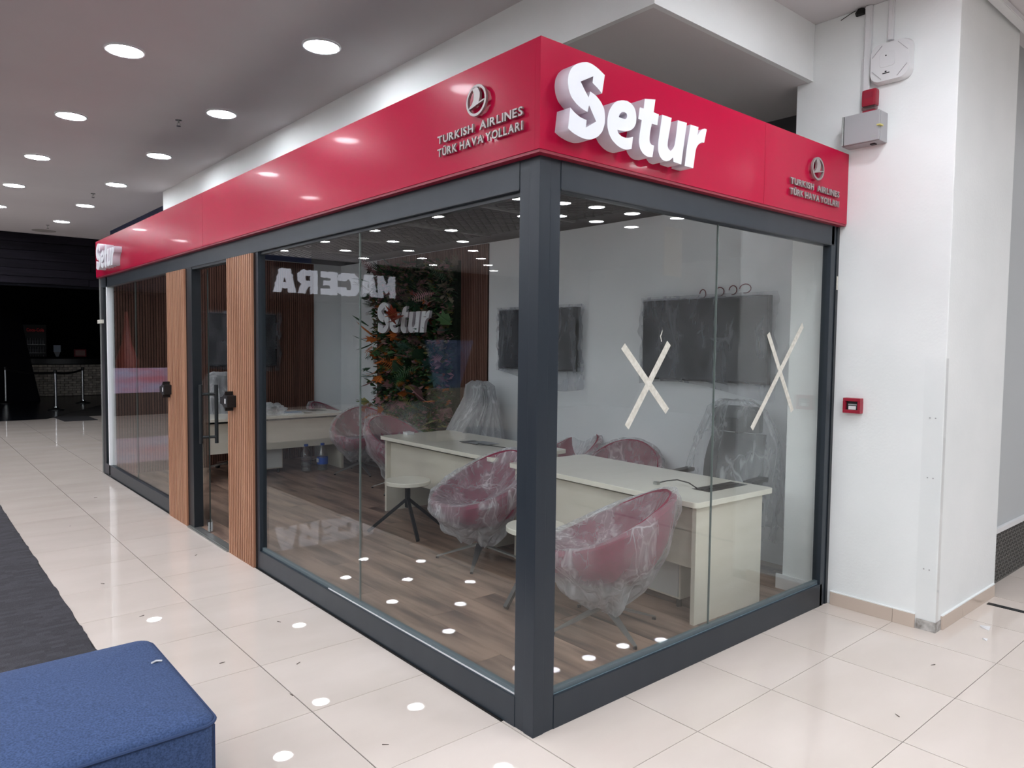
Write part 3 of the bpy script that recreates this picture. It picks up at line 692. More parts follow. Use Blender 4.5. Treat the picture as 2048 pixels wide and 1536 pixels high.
ob('back_plate', MB().box(2.552, 2.58, -.168, -.089, 1.266, 1.324), black_m, t)
ob('press_glass', MB().box(2.546, 2.552, -.152, -.106, 1.27, 1.292), wplas_m, t); ob('printed_band', MB().box(2.549, 2.552, -.155, -.103, 1.298, 1.305), grey_m, t)

# tape crosses stuck on the inside of the right-hand glass
def strip(name, p, q, wd, parent, ragged=True, yy=.0245):
    p, q = V(p[0], 0, p[1]), V(q[0], 0, q[1]); d = (q-p).normalized(); n_ = V(-d.z, 0, d.x)*wd/2; vs = []; m_ = 12
    for i in range(m_+1):
        c_ = p+(q-p)*i/m_; j = (random.random()-.5)*.004
        vs += [c_+n_*(1+j*20*.2)+d*(.012*(random.random()-.2) if i in (0, m_) else 0), c_-n_*(1+j*4)+d*(.02*(random.random()-.6) if i in (0, m_) else 0)]
    k = len(vs); vs = [V(v.x, yy, v.z) for v in vs]+[V(v.x, yy-.0009, v.z) for v in vs]; fs = []
    for i in range(m_):
        a = 2*i; fs += [(a, a+1, a+3, a+2), (k+a, k+a+2, k+a+3, k+a+1), (a, a+2, k+a+2, k+a), (a+1, k+a+1, k+a+3, a+3)]
    fs += [(0, k, k+1, 1), (2*m_, 2*m_+1, k+2*m_+1, k+2*m_)]
    return ob(name, MB().add([tuple(v) for v in vs], fs), tape_m, parent)
t = thing('tape_cross', 'masking tape cross on the right glass over the left pane, fully white', 'tape', (.72, .02, 1.5), group='tape crosses')
strip('tape_strip', (.548, 1.655), (.888, 1.335), .036, t); strip('tape_strip', (.895, 1.672), (.59, 1.275), .036, t, yy=.0232)
t = thing('tape_cross', 'masking tape cross on the right glass near the pillar, partly faded', 'tape', (1.93, .02, 1.5), group='tape crosses')
strip('tape_strip', (1.80, 1.735), (2.10, 1.27), .034, t); strip('tape_strip', (2.19, 1.79), (1.66, 1.20), .034, t, yy=.0232)
t = thing('tape_scrap', 'tiny curled scrap of tape on the right glass above the cross', 'tape', (.8, .02, 1.7)); strip('tape_strip', (.838, 1.722), (.826, 1.70), .006, t)
strip('tape_strip', (.826, 1.70), (.835, 1.672), .005, t)
t = thing('tape_scrap', 'white tape scrap stuck to the right end jamb below the fascia', 'tape', (2.56, 0, 2.1))
ob('tape_piece', MB().box(2.552, 2.569, -.002, 0, 2.02, 2.105, b=.001), tape_m, t)
t = thing('tape_scrap', 'white tape scrap wrapped round the far end profile of the kiosk', 'tape', (0, 8.02, 1.9))
ob('tape_piece', MB().box(-.02, .0, 7.86, 8.12, 1.86, 1.905, b=.001), tape_m, t)

# ------------------------------------------------------------------ desks
def desk(label, loc, rz, L, D, H=.75, pedestal=None, flip=1):
    """length along local y, customer side at local -x"""
    t = thing('reception_desk', label, 'desk', loc, rz, group='cream office desks', local=True)
    bm = bmesh.new(); bmesh.ops.create_cube(bm, size=1)
    for v in bm.verts: v.co = V(D/2+v.co.x*D, L/2+v.co.y*L, H-.017+v.co.z*.034)
    bmesh.ops.bevel(bm, geom=[e_ for e_ in bm.edges if abs(e_.verts[0].co.z-e_.verts[1].co.z) > .02], offset=.035, segments=5, affect='EDGES', profile=.5)
    bmesh.ops.bevel(bm, geom=[e_ for e_ in bm.edges if abs(e_.verts[0].co.z-e_.verts[1].co.z) < .001], offset=.003, segments=2, affect='EDGES', profile=.5)
    ob('desktop', MB().bm(bm), desk_m, t)
    for y in (.035, L-.035-.03): ob('end_panel', MB().box(.045, D-.08, y, y+.03, 0, H-.036, b=.0015), deskp_m, t)
    ob('modesty_panel', MB().box(.09, .108, .066, L-.066, .33, .685, b=.001), deskp_m, t)
    ob('steel_beam', MB().box(.13, .16, .066, L-.066, H-.075, H-.036).box(D-.18, D-.15, .066, L-.066, H-.075, H-.036), blackm_m, t)
    if pedestal is not None:
        a = pedestal
        p = ob('drawer_unit', MB().box(.2, .7, a, a+.42, .07, .56, b=.003), deskp_m, t)
        ob('back_panel', MB().box(.19, .2, a+.012, a+.408, .085, .548), mat('pale_grey_panel', 'cfd0ce', .4), p)
        for yy in (a+.04, a+.38):
            for xx in (.24, .66): ob('caster', MB().cyl((xx, yy), .018, .018, .0, .06, 10), black_m, p)
    return t
def tray(parent, x0, x1, y0, y1, H=.75):
    o = ob('cable_tray', MB().box(x0, x1, y0, y1, H-.002, H+.002), black_m, parent)
    ob('brush_strip', MB().box(x0+.02, x1-.02, (y0+y1)/2-.012, (y0+y1)/2+.012, H+.002, H+.006), blackm_m, o)
dk1 = desk('cream office desk nearest to the right-hand glass, cable lying on top', (1.50, .265, 0), 0, 1.76, .80, pedestal=.26)
dk1.rotation_euler = (0, 0, -.035)
tray(dk1, .33, .74, .16, .29)
dk2 = desk('cream office desk in the middle behind the round table, papers on top', (1.61, 2.27, 0), 0, 1.76, .84, pedestal=.3)
tray(dk2, .40, .78, .2, .33)
dk3 = desk('cream office desk at the far end with plastic bag and books on top', (2.53, 6.42, 0), PI/2, 1.84, .70, pedestal=.8)
tray(dk3, .35, .62, .12, .42)
t = thing('display_cable', 'short black cable with a square plug lying on the nearest desk', 'cable', (1.8, .7, .75))
ob('cable', MB().tube([(1.86, .52, .756), (1.885, .60, .775), (1.87, .68, .785), (1.83, .73, .775), (1.79, .765, .762)], .0042, 8), black_m, t, smooth=True)
ob('plug', MB().box(1.755, 1.79, .755, .785, .752, .77, b=.002), alu_m, t)
t = thing('papers', 'dark glossy leaflet and black cable lying on the middle desk', 'papers', (2.0, 3.0, .75))
ob('leaflet', MB().box(1.97, 2.12, 2.95, 3.2, .7515, .756), mat('leaflet', '4c4c4c', .3), t); ob('leaflet', MB().box(1.99, 2.16, 2.86, 3.08, .756, .759), mat('leaflet_grey', '8b8f92', .3), t)
ob('black_cable', MB().tube([(2.0, 2.96, .763), (1.98, 2.8, .765), (2.02, 2.62, .762), (2.02, 2.5, .757)], .004, 6), black_m, t)
t = thing('small_box', 'small white plastic box on the far corner of the middle desk', 'box', (1.9, 3.96, .75))
ob('box_body', MB().box(1.85, 1.93, 3.90, 3.98, .751, .772, b=.003), wplas_m, t); ob('box_lid', MB().box(1.848, 1.932, 3.898, 3.982, .772, .778, b=.002), wplas_m, t)
t = thing('plastic_bag', 'crumpled clear plastic bag on the far desk', 'bag', (1.55, 6.75, .75))
bm = bmesh.new(); bmesh.ops.create_icosphere(bm, subdivisions=4, radius=1)
for v in bm.verts:
    nn = noise.noise(v.co*2.2)*.35+noise.noise(v.co*6)*.12; v.co *= 1+nn; v.co = V(v.co.x*.2, v.co.y*.16, max(-.0, v.co.z*.10+.03))
    v.co += V(1.62, 6.72, .752)
ob('bag_film', MB().bm(bm), filmb_m, t, smooth=True)
t = thing('book_stack', 'two thin white books beside the plastic bag on the far desk', 'books', (1.9, 6.62, .75))
ob('book', MB().box(1.74, 1.98, 6.52, 6.7, .751, .765), wplas_m, t); ob('book', MB().box(1.76, 1.95, 6.53, 6.69, .766, .778), mat('book_blue', '8fa6bd', .4), t)
t = thing('leaflets', 'small pile of grey and green leaflets on the far desk', 'leaflets', (2.05, 6.7, .75))
for k in range(6):
    a = random.random()*3; cx, cy = 1.92+random.random()*.2, 6.66+random.random()*.15
    mb = MB(); d = V(math.cos(a), math.sin(a), 0); n_ = V(-d.y, d.x, 0)
    vs = [V(cx, cy, z)+d*sx*.07+n_*sy*.05 for z in (.752+k*.002, .7535+k*.002) for sx, sy in ((-1, -1), (1, -1), (1, 1), (-1, 1))]
    ob('leaflet', mb.add([tuple(v) for v in vs], [(3, 2, 1, 0), (4, 5, 6, 7), (0, 1, 5, 4), (1, 2, 6, 5), (2, 3, 7, 6), (3, 0, 4, 7)]), mat('leaflet_green', '46513f', .4) if k % 2 else wplas_m, t)

# ------------------------------------------------------------------ round side tables
rt = thing('round_side_table', 'round cream side table on black tripod legs beside the middle desk', 'side table', group='round side tables', local=True)
ob('tabletop', MB().lathe((0, 0), [(.19, .425), (.198, .43), (.198, .457), (.193, .462), (.001, .462)], 40), desk_m, rt, smooth=True)
ob('column', MB().box(-.017, .017, -.017, .017, .22, .425), blackm_m, rt)
for a in (2.5, -1.88, -.15):
    ob('leg', MB().bar((0, 0, .30), (.34*math.cos(a), .34*math.sin(a), .012), .026, .026), blackm_m, rt)
rt.location = (1.38, 3.15, .011)
dup(rt, (1.18, 1.28, .011), .9, 'round cream side table almost hidden behind the corner post')

# ------------------------------------------------------------------ wrapped tub chairs
def tub_rim(a):
    """rim height and radius factor; a=0 is the back of the chair"""
    c_ = (1+math.cos(a))/2
    return .46+.33*c_**1.4, 1.0
def tub_parts(t, R=.345):
    n = 40; prof = [(.10, .275), (.22, .29), (.86, 0)]
    mb = MB(); vs = []; rows = 9
    for j in range(rows+1):
        s_ = j/rows
        for i in range(n):
            a = 2*PI*i/n; zr, k = tub_rim(a); rr = R*(.28+.72*math.sin(s_*PI/2)**.8); zz = .285+(zr-.285)*(s_**1.7)
            lean = .05*s_*math.cos(a)
            vs.append((rr*math.cos(a)+lean, rr*math.sin(a)*1.03, zz))
    for j in range(rows+1):
        s_ = 1-j/rows
        for i in range(n):
            a = 2*PI*i/n; zr, k = tub_rim(a); rr = (R-.04)*(.25+.75*math.sin(s_*PI/2)**.8); zz = .345+(zr-.335)*(s_**1.9)
            lean = .05*s_*math.cos(a)
            vs.append((rr*math.cos(a)+lean, rr*math.sin(a)*1.03, zz+(.012 if j == 0 else 0)))
    m_ = 2*(rows+1)
    fs = [(j*n+i, j*n+(i+1) % n, (j+1)*n+(i+1) % n, (j+1)*n+i) for j in range(m_-1) for i in range(n)]+[tuple(range(n-1, -1, -1)), tuple((m_-1)*n+i for i in range(n))]
    sh = ob('seat_shell', mb.add(vs, fs), mag_m, t, smooth=True)
    ob('seat_cushion', MB().lathe((-.02, 0), [(.05, .34), (.22, .345), (.245, .375), (.23, .405), (.12, .418), (.001, .42)], 28), mag_m, t, smooth=True)
    ob('swivel_column', MB().cyl((0, 0), .024, .024, .09, .285, 14), chrome_m, t, smooth=True)
    for q in range(4):
        a = .42+q*PI/2
        ob('leg', MB().bar((.02*math.cos(a), .02*math.sin(a), .125), (.34*math.cos(a), .34*math.sin(a), .016), .055, .014, .018, .008), alu_m, t)
        ob('foot_pad', MB().cyl((.335*math.cos(a), .335*math.sin(a)), .012, .012, 0, .012, 8), black_m, t)
def wrap_mesh(seed, R=.345, drop=.13):
    """polythene bag: over the bowl and hanging down round the column"""
    n = 96; vs = []; rows = []
    def rn(a, z, s_): return noise.noise(V(math.cos(a)*2.4+seed, math.sin(a)*2.4, z*1.1))*s_+noise.noise(V(math.cos(a)*6+seed, math.sin(a)*6, z*.8))*s_*.4
    def fold(a): return .5*math.sin(a*9+seed)+.3*math.sin(a*17+2*seed)
    for k in range(7):       # inner film lying over the seat
        s_ = .12+k*.14
        row = []
        for i in range(n):
            a = 2*PI*i/n; zr, _ = tub_rim(a); rr = (R-.045)*s_; z = .44+(zr+.02-.44)*s_**2.2
            row.append((rr*math.cos(a)+.05*s_*math.cos(a), rr*math.sin(a)*1.03, z+rn(a, k, .03)*(1-s_*.6)+.01))
        rows.append(row)
    for k, (fr, dz) in enumerate(((1.0, .035), (1.05, .02), (1.075, -.02))):
        rows.append([((R*fr+.004+rn(a, k+9, .02)+.05)*math.cos(a) if False else (R*fr+rn(a, k+9, .02))*math.cos(a)+.05*math.cos(a), (R*fr+rn(a, k+9, .02))*math.sin(a)*1.03, tub_rim(a)[0]+dz+rn(a, k, .012)) for a in [2*PI*i/n for i in range(n)]])
    for k in range(1, 12):   # outside hanging
        s_ = k/11; row = []
        for i in range(n):
            a = 2*PI*i/n; zr = tub_rim(a)[0]-.02; z = zr+(drop-zr)*s_
            taper = (1-s_**1.7)*1.08+.30*s_**1.7
            base_r = R*taper
            q = base_r+rn(a, k*.3, .05)*(.4+s_)+fold(a+.3*k*.1)*.012*(.4+s_*1.6)
            row.append((q*math.cos(a)+.05*(1-s_)*math.cos(a)+.02*math.sin(seed)*s_, q*math.sin(a)*1.03, z+rn(a, 5, .05)*s_))
        rows.append(row)
    for rw_ in rows: vs += rw_
    fs = [(j*n+i, j*n+(i+1) % n, (j+1)*n+(i+1) % n, (j+1)*n+i) for j in range(len(rows)-1) for i in range(n)]
    return MB().add(vs, fs)
tubs = [
 ((1.13, .62, .011), .25, 'burgundy tub chair in plastic wrap nearest to the right-hand glass', -.75),
 ((1.37, 2.11, .011), .55, 'burgundy tub chair in plastic wrap between round table and corner post', .05),
 ((2.30, 4.78, .011), 1.9, 'burgundy tub chair in plastic wrap just beyond the middle desk', 1.7),
 ((2.50, 6.02, .011), 1.2, 'burgundy tub chair in plastic wrap between the far desk and the plant wall', 1.0),
 ((2.72, 7.08, .011), 2.2, 'burgundy tub chair in plastic wrap in the far corner behind the far desk', 2.2),
 ((2.78, 2.70, .011), -.4, 'burgundy tub chair in plastic wrap beyond the nearest desk, right of the corner post', -.3),
 ((2.68, 1.88, .011), .2, 'burgundy tub chair in plastic wrap with flat rim just behind the nearest desk', .4)]
first = None
for i, (loc, _, lab, rz) in enumerate(tubs):
    if first is None:
        first = thing('tub_chair', lab, 'chair', local=True, group='wrapped tub chairs'); tub_parts(first)
        o = first
    else:
        o = first.copy(); C.objects.link(o); o['label'] = lab
        for ch in list(first.children):
            if ch.name.startswith('plastic_wrap'): continue
            c_ = ch.copy(); C.objects.link(c_); c_.parent = o
    ob('plastic_wrap', wrap_mesh(i*3.7+1, drop=(.12, .15, .14, .16, .2, .2, .2)[i]), film_m if i < 2 else filmt_m, o, smooth=True)
    o.location = loc; o.rotation_euler = (0, 0, rz)
    if i == 1:
        for ch in o.children:
            if ch.name.startswith(('leg', 'foot_pad')): ch.rotation_euler = (0, 0, .25)

# ------------------------------------------------------------------ wrapped office chairs
def office_chair(label, loc, rz, seed, wrap=1.0, droop=.3):
    t = thing('office_chair', label, 'office chair', loc, rz, group='wrapped office chairs', local=True)
    # sits facing local -x
    ob('seat', MB().box(-.25, .25, -.25, .25, .45, .53, b=.035), darkf_m, t, smooth=True)
    mb = MB(); vs = []; nz, ny = 12, 8
    for s_ in (0, 1):
        for j in range(nz+1):
            for i in range(ny+1):
                z = .56+.44*j/nz; y = -.23+.46*i/ny; wv = 1-.12*(j/nz)**2
                vs.append((.22+.05*math.sin(j/nz*PI*.9)*-1+.10*(j/nz)+.05*s_-.04*(1-(2*i/ny-1)**2), y*wv, z))
    k = (nz+1)*(ny+1); g = lambda s_, j, i: s_*k+j*(ny+1)+i
    fs = []
    for j in range(nz):
        for i in range(ny): fs += [(g(0, j, i), g(0, j, i+1), g(0, j+1, i+1), g(0, j+1, i)), (g(1, j, i), g(1, j+1, i), g(1, j+1, i+1), g(1, j, i+1))]
    for j in range(nz): fs += [(g(0, j, 0), g(0, j+1, 0), g(1, j+1, 0), g(1, j, 0)), (g(0, j, ny), g(1, j, ny), g(1, j+1, ny), g(0, j+1, ny))]
    for i in range(ny): fs += [(g(0, 0, i), g(1, 0, i), g(1, 0, i+1), g(0, 0, i+1)), (g(0, nz, i), g(0, nz, i+1), g(1, nz, i+1), g(1, nz, i))]
    ob('backrest', mb.add(vs, fs), darkf_m, t, smooth=True)
    ob('headrest', MB().box(.255, .33, -.19, .19, 1.01, 1.205, b=.03), darkf_m, t, smooth=True)
    ob('headrest_bracket', MB().box(.32, .345, -.03, .03, .9, 1.08), black_m, t)
    for sy in (-1, 1):
        a_ = ob('armrest', MB().box(-.12, .14, sy*.29-.035, sy*.29+.035, .70, .73, b=.012), black_m, t)
        ob('arm_post', MB().tube([(.02, sy*.29, .70), (.04, sy*.3, .5), (.04, sy*.2, .46)], .014, 8), black_m, a_)
    ob('gas_column', MB().cyl((0, 0), .027, .027, .12, .45, 12), chrome_m, t)
    for q in range(5):
        a = q*2*PI/5+.3; lg = ob('leg', MB().bar((0, 0, .12), (.29*math.cos(a), .29*math.sin(a), .075), .05, .035, .03, .022), chrome_m, t)
        ob('caster', MB().tube([(.29*math.cos(a)-.018*math.sin(a), .29*math.sin(a)+.018*math.cos(a), .027), (.29*math.cos(a)+.018*math.sin(a), .29*math.sin(a)-.018*math.cos(a), .027)], .026, 14), black_m, lg)
    # bag over the back
    n = 80; rows = []
    for k_ in range(16):
        s_ = k_/15; z = 1.24-(1.24-.62+droop)*s_**1.05 if k_ else 1.245
        row = []
        hx = (.10 if s_ < .25 else .10+(s_-.25)*.30)*(.5 if k_ == 0 else 1); hy = (.19+.12*min(1, s_*3)+.05*s_)*(.6 if k_ == 0 else 1)
        cx = .28-(.15*max(0, s_-.3))
        for i in range(n):
            a = 2*PI*i/n; e_ = 2.6
            ca, sa = math.cos(a), math.sin(a)
            q = (abs(ca)**e_+abs(sa)**e_)**(-1/e_)
            w_ = noise.noise(V(ca*2+seed, sa*2, z*1.5))*.09*(.3+s_)+noise.noise(V(ca*7+seed, sa*7, z*2))*.035+.012*math.sin(a*13+seed)*s_
            row.append((cx+(hx+w_)*q*ca, (hy+w_)*q*sa, z+noise.noise(V(ca*3, sa*3, seed))*.14*s_**2+noise.noise(V(ca*5, sa*5, seed+z))*.02))
        rows.append(row)
    vs = [p for rr in rows for p in rr]
    fs = [(j*n+i, j*n+(i+1) % n, (j+1)*n+(i+1) % n, (j+1)*n+i) for j in range(len(rows)-1) for i in range(n)]+[tuple(range(n-1, -1, -1))]
    ob('plastic_wrap', MB().add(vs, fs), filmb_m if wrap > .5 else filmt_m, t, smooth=True)
    return t
office_chair('dark mesh office chair under plastic behind the nearest desk, by the pillar', (2.50, .80, .011), .10, 3, .2, .35)
office_chair('office chair hidden under a milky plastic bag behind the middle desk', (2.52, 4.02, .011), -.3, 8, 1.0, .1)
office_chair('office chair under a tight plastic bag behind the far desk', (1.28, 7.14, .011), PI/2, 5, 1.0, 0)

# ------------------------------------------------------------------ wrapped televisions
def wrapped_tv(label, u0, u1, z0, z1, on, seed, ragged):
    """on='x': hangs on the long partition (u = y). on='y': on the far wall (u = x)"""
    t = thing('wall_television', label, 'television', (3.0, (u0+u1)/2, z0) if on == 'x' else ((u0+u1)/2, 7.6, z0), group='wrapped televisions')
    def P(u_, z, d): return (3.08-d, u_, z) if on == 'x' else (u_, 7.636-d, z)
    def bx(a0, a1, b0, b1, d0, d1_): 
        p, q = P(a0, b0, d0), P(a1, b1, d1_); return MB().box(p[0], q[0], p[1], q[1], p[2], q[2], b=.004)
    ob('tv_casing', bx(u0, u1, z0, z1, .03, .075), black_m, t); ob('tv_screen', bx(u0+.012, u1-.012, z0+.018, z1-.012, .075, .078), screen_m, t)
    ob('wall_bracket', bx((u0+u1)/2-.2, (u0+u1)/2+.2, (z0+z1)/2-.12, (z0+z1)/2+.12, 0, .03), black_m, t)
    nu, nz = 50, 40; vs = []
    for j in range(nz+1):
        for i in range(nu+1):
            uu = i/nu; zz = j/nz; du = (uu-.5)
            m_ = ragged[0]+.03*noise.noise(V(zz*5, seed, uu))
            low = ragged[1]*(.55+.45*math.sin(uu*PI*1.2+seed))
            ua = u0-m_+(u1-u0+2*m_)*uu+(.025*noise.noise(V(zz*9, seed+4, 0)) if i in (0, nu) else 0)
            za = z1+.03-(z1-z0+.03+low)*(1-zz)
            inside = (u0 < ua < u1) and (z0 < za < z1)
            d = .088+.014*noise.noise(V(ua*6, za*6, seed))+.006*noise.noise(V(ua*18, za*18, seed)) if inside else .055+.03*noise.noise(V(ua*7, za*7, seed))
            vs.append(P(ua, za, max(d, .081 if inside else .012)))
    fs = [(j*(nu+1)+i, j*(nu+1)+i+1, (j+1)*(nu+1)+i+1, (j+1)*(nu+1)+i) for j in range(nz) for i in range(nu)]
    ob('plastic_wrap', MB().add(vs, fs), film_tv, t, smooth=True)
    return t
film_tv = film_mat('polythene_film_matt', base=.14, peak=.22, scale=3, tint='b6bac4')
wrapped_tv('plastic-wrapped flat television on the back wall nearest to the pillar', .72, 1.92, 1.37, 2.045, 'x', 2, (.05, .14))
wrapped_tv('plastic-wrapped flat television on the back wall left of the nearest one', 2.72, 3.90, 1.40, 2.02, 'x', 7, (.06, .2))
wrapped_tv('plastic-wrapped flat television on the slat wall seen through the door', 1.0, 2.05, 1.33, 2.03, 'y', 5, (.07, .08))
t = thing('red_marks', 'dark red handwritten marks on the plastic above the nearest television', 'marks', (3.0, 1.1, 2.1))
mk = mat('red_ink', '6d1024', .5)
for y, w_ in ((1.36, .03), (1.20, .04), (1.08, .035), (.97, .05)):
    pts = [(3.075, y+w_*math.cos(a), 2.085+.035*math.sin(a)+.06*(1.36-y)) for a in [i*.5 for i in range(11)]]
    ob('stroke', MB().tube(pts, .004, 5), mk, t)

# ------------------------------------------------------------------ plant wall
pw_ = thing('plant_wall', 'artificial plant wall of green, orange and dusty pink leaves behind the white letters', 'plant wall', (3.0, 5.5, .3))
fcols = [('leaf_dark', '2b4a33'), ('leaf_green', '456d3f'), ('leaf_teal', '3a6158'), ('leaf_orange', 'cf7438'), ('leaf_rust', 'b04c38'), ('leaf_pink', 'a67c80'), ('leaf_olive', '85834b'), ('leaf_grey', '958c7a')]
FM = [mat(a, b, .5, rnd=.25) for a, b in fcols]
def leaf_from_outline(half, bend=.25, fold=.2):
    """half outline [(along, width)] -> two-sided folded thin leaf with a midrib"""
    vs = []; n = len(half)
    for (a, w_) in half: z = -bend*a*a; vs += [(a, 0, z), (a, w_, z-fold*w_), (a, -w_, z-fold*w_)]
    k = len(vs); vs += [(x, y, z-.0015) for x, y, z in vs]; fs = []
    for i in range(n-1):
        a = 3*i; b = a+3
        fs += [(a, b, b+1, a+1), (a, a+2, b+2, b), (k+a, k+a+1, k+b+1, k+b), (k+a, k+b, k+b+2, k+a+2)]
    return vs, fs
def maple():
    vs = [(0, 0, 0)]; fs = []; tips = []
    out = []
    for i in range(11):
        a = -2.3+4.6*i/10; q = (1.0-.25*abs(a)/2.3) if i % 2 else .3
        if i in (0, 10): q = .3
        out.append((.12+q*math.cos(a)*.1, q*math.sin(a)*.1, -.02*q))
    fin = []
    for i, p in enumerate(out): fin.append(p)
    vs += fin; n = len(fin)
    fs = [(0, i+1, i+2) for i in range(n-1)]
    k = len(vs); vs += [(x, y, z-.0015) for x, y, z in vs]; fs += [(k, k+i+2, k+i+1) for i in range(n-1)]
    return vs, fs
def fern():
    mb = MB(); mb.tube([(0, 0, 0), (.1, 0, .02), (.2, 0, .0), (.3, 0, -.05)], .003, 4)
    for i in range(12):
        x = .03+i*.023; l_ = .085*math.sin(PI*(i+1.5)/14); z = .02-.0*i-.8*max(0, x-.15)**2
        for s_ in (-1, 1):
            mb.add([(x, 0, z), (x+.03, s_*l_, z-.02), (x+.014, 0, z), (x, 0, z-.0012), (x+.03, s_*l_, z-.0212), (x+.014, 0, z-.0012)], [(0, 1, 2), (5, 4, 3)])
    return mb.v, mb.f
shapes = [leaf_from_outline([(0, .002), (.04, .022), (.09, .03), (.14, .022), (.19, .001)]),
          leaf_from_outline([(0, .004), (.03, .05), (.08, .075), (.13, .05), (.17, .002)], .6, .35),
          leaf_from_outline([(0, .004), (.1, .014), (.2, .012), (.3, .001)], 1.2, .5), maple(), fern(), maple(), fern()]
LMS = {}
def place_leaf(y, z, si, ci, sc, name='leaf', parent=pw_, x=None):
    if (si, ci) not in LMS: LMS[(si, ci)] = MB().add(*shapes[si]).mesh('leaf', FM[ci])
    o = link(name, LMS[(si, ci)], parent)
    o.location = (3.0-random.random()*.16 if x is None else x, y, z)
    out = Vector((-1, (random.random()-.5)*1.7, (random.random()-.45)*1.9)).normalized()
    o.rotation_euler = out.to_track_quat('X', 'Z').to_euler(); o.rotation_euler.rotate_axis('X', random.random()*6.28)
    o.scale = (sc,)*3
    return o
ob('moss_board', MB().box(3.0, 3.055, 4.66, 6.38, .35, 2.62), mat('moss', '16221a', .95, col2='22301f', scale=(30, 30, 30), bump=.8), pw_)
mb = MB()
for i in range(1500):
    y = 4.62+random.random()*1.8; z = .32+random.random()*2.33; c_ = V(3.0-random.random()*.05, y, z)
    d = Vector((-.8, random.random()-.5, random.random()-.5)).normalized(); n_ = d.cross(V(random.random(), random.random(), 1)).normalized()
    l_ = .06+random.random()*.07; mb.add([c_, c_+d*l_*.6+n_*.02, c_+d*l_, c_+d*l_*.6-n_*.02], [(0, 1, 2, 3)])
ob('filler_leaf', mb, FM[0], pw_, kind='stuff')
for ci_, n_f in ((1, 700), (7, 420), (5, 420), (3, 160), (6, 300)):
    mb = MB()
    for i in range(n_f):
        y = 4.64+random.random()*1.78; z = .34+random.random()*2.3
        if ci_ == 3 and not (.9 < z < 1.8 or 2.05 < z < 2.4): continue
        if ci_ == 7 and z < 1.5: z += 1.1
        c_ = V(2.97-random.random()*.05, y, z); l_ = .035+random.random()*.055
        for q in range(3):
            d = Vector((-.5-.4*random.random(), random.random()-.5, random.random()-.5)).normalized(); n_ = d.cross(V(.3, random.random()-.5, random.random()-.5)).normalized()
            mb.add([c_, c_+d*l_*.55+n_*l_*.2, c_+d*l_, c_+d*l_*.55-n_*l_*.2], [(0, 1, 2, 3)])
    ob('filler_leaf', mb, FM[ci_], pw_, kind='stuff')
def zone_col(z, y):
    q = random.random()
    if z > 2.2: return 7 if q < .35 else 5 if q < .6 else 0 if q < .85 else 1
    if z > 1.95: return 4 if (q < .4 and 5.0 < y < 5.6) else 0 if q < .5 else 7 if q < .75 else 1
    if z > 1.2: return 3 if (q < .4 and y > 5.5) else 5 if q < .25 else 1 if q < .6 else 0 if q < .8 else 2
    return 5 if q < .25 else 6 if q < .4 else 3 if q < .52 else 1 if q < .7 else 2
for i in range(285):
    y = 4.62+random.random()*1.85; z = .35+random.random()*2.3
    if y > 6.1 and random.random() < .3: y += .12
    if 1.7 < z < 2.25 and 4.85 < y < 6.2:
        place_leaf(y, z, random.choice((0, 1, 3, 5)), zone_col(z, y), .7+random.random()*.5, x=3.0-random.random()*.04); continue
    place_leaf(y, z, random.choice((0, 1, 2, 3, 3, 4, 4, 5, 6)), zone_col(z, y), .55+random.random()*.6)
t = thing('red_maple_sprig', 'red maple sprig hanging over the middle of the white letters on the plant wall', 'sprig', (2.8, 5.5, 2.0))
for (y, z, c_) in ((5.52, 1.95, 4), (5.46, 2.03, 3), (5.56, 1.88, 4), (5.42, 2.08, 6), (5.38, 1.99, 4)): place_leaf(y, z, 3, c_, 1.1, parent=t, x=2.74)
ob('stem', MB().tube([(2.9, 5.45, 2.25), (2.755, 5.44, 2.08), (2.755, 5.55, 1.88)], .004, 5), FM[0], t)

# ------------------------------------------------------------------ bottles under the far desk
def bottle(label, loc, full, lbl):
    t = thing('water_bottle', label, 'bottle', loc, group='water bottles under the far desk', local=True)
    pr = [(.05, 0), (.066, .01), (.068, .05), (.062, .06), (.068, .07), (.068, .12), (.062, .13), (.068, .14), (.067, .2), (.06, .25), (.035, .295), (.022, .31), (.022, .33)]
    bw = ob('bottle_body', MB().lathe((0, 0), pr, 24), glass_mat('clear_bottle', 'fafcfd', .16, .06), t, smooth=True)
    ob('water', MB().lathe((0, 0), [(.048, .006), (.062, .014), (.062, full)], 20), glass_mat('bottle_water', 'eaf2f7', .06, .04), t, smooth=True)
    ob('cap', MB().cyl((0, 0), .026, .025, .325, .352, 16), mat('blue_cap', '1f4796', .4), t)
    if lbl:
        lb = ob('bottle_label', MB().lathe((0, 0), [(.0695, .085), (.0695, .175)], 28, cap=False), mat('blue_label', '1c53b0', .4), t)
        ob('label_panel', MB().box(-.0715, -.069, -.03, .03, .11, .16, b=.001), wplas_m, lb)
    return t
bottle('large blue-labelled water bottle on the floor under the far desk', (2.20, 6.47, .011), .17, True)
bottle('large clear water bottle without a label under the far desk', (1.99, 6.50, .011), .14, False)

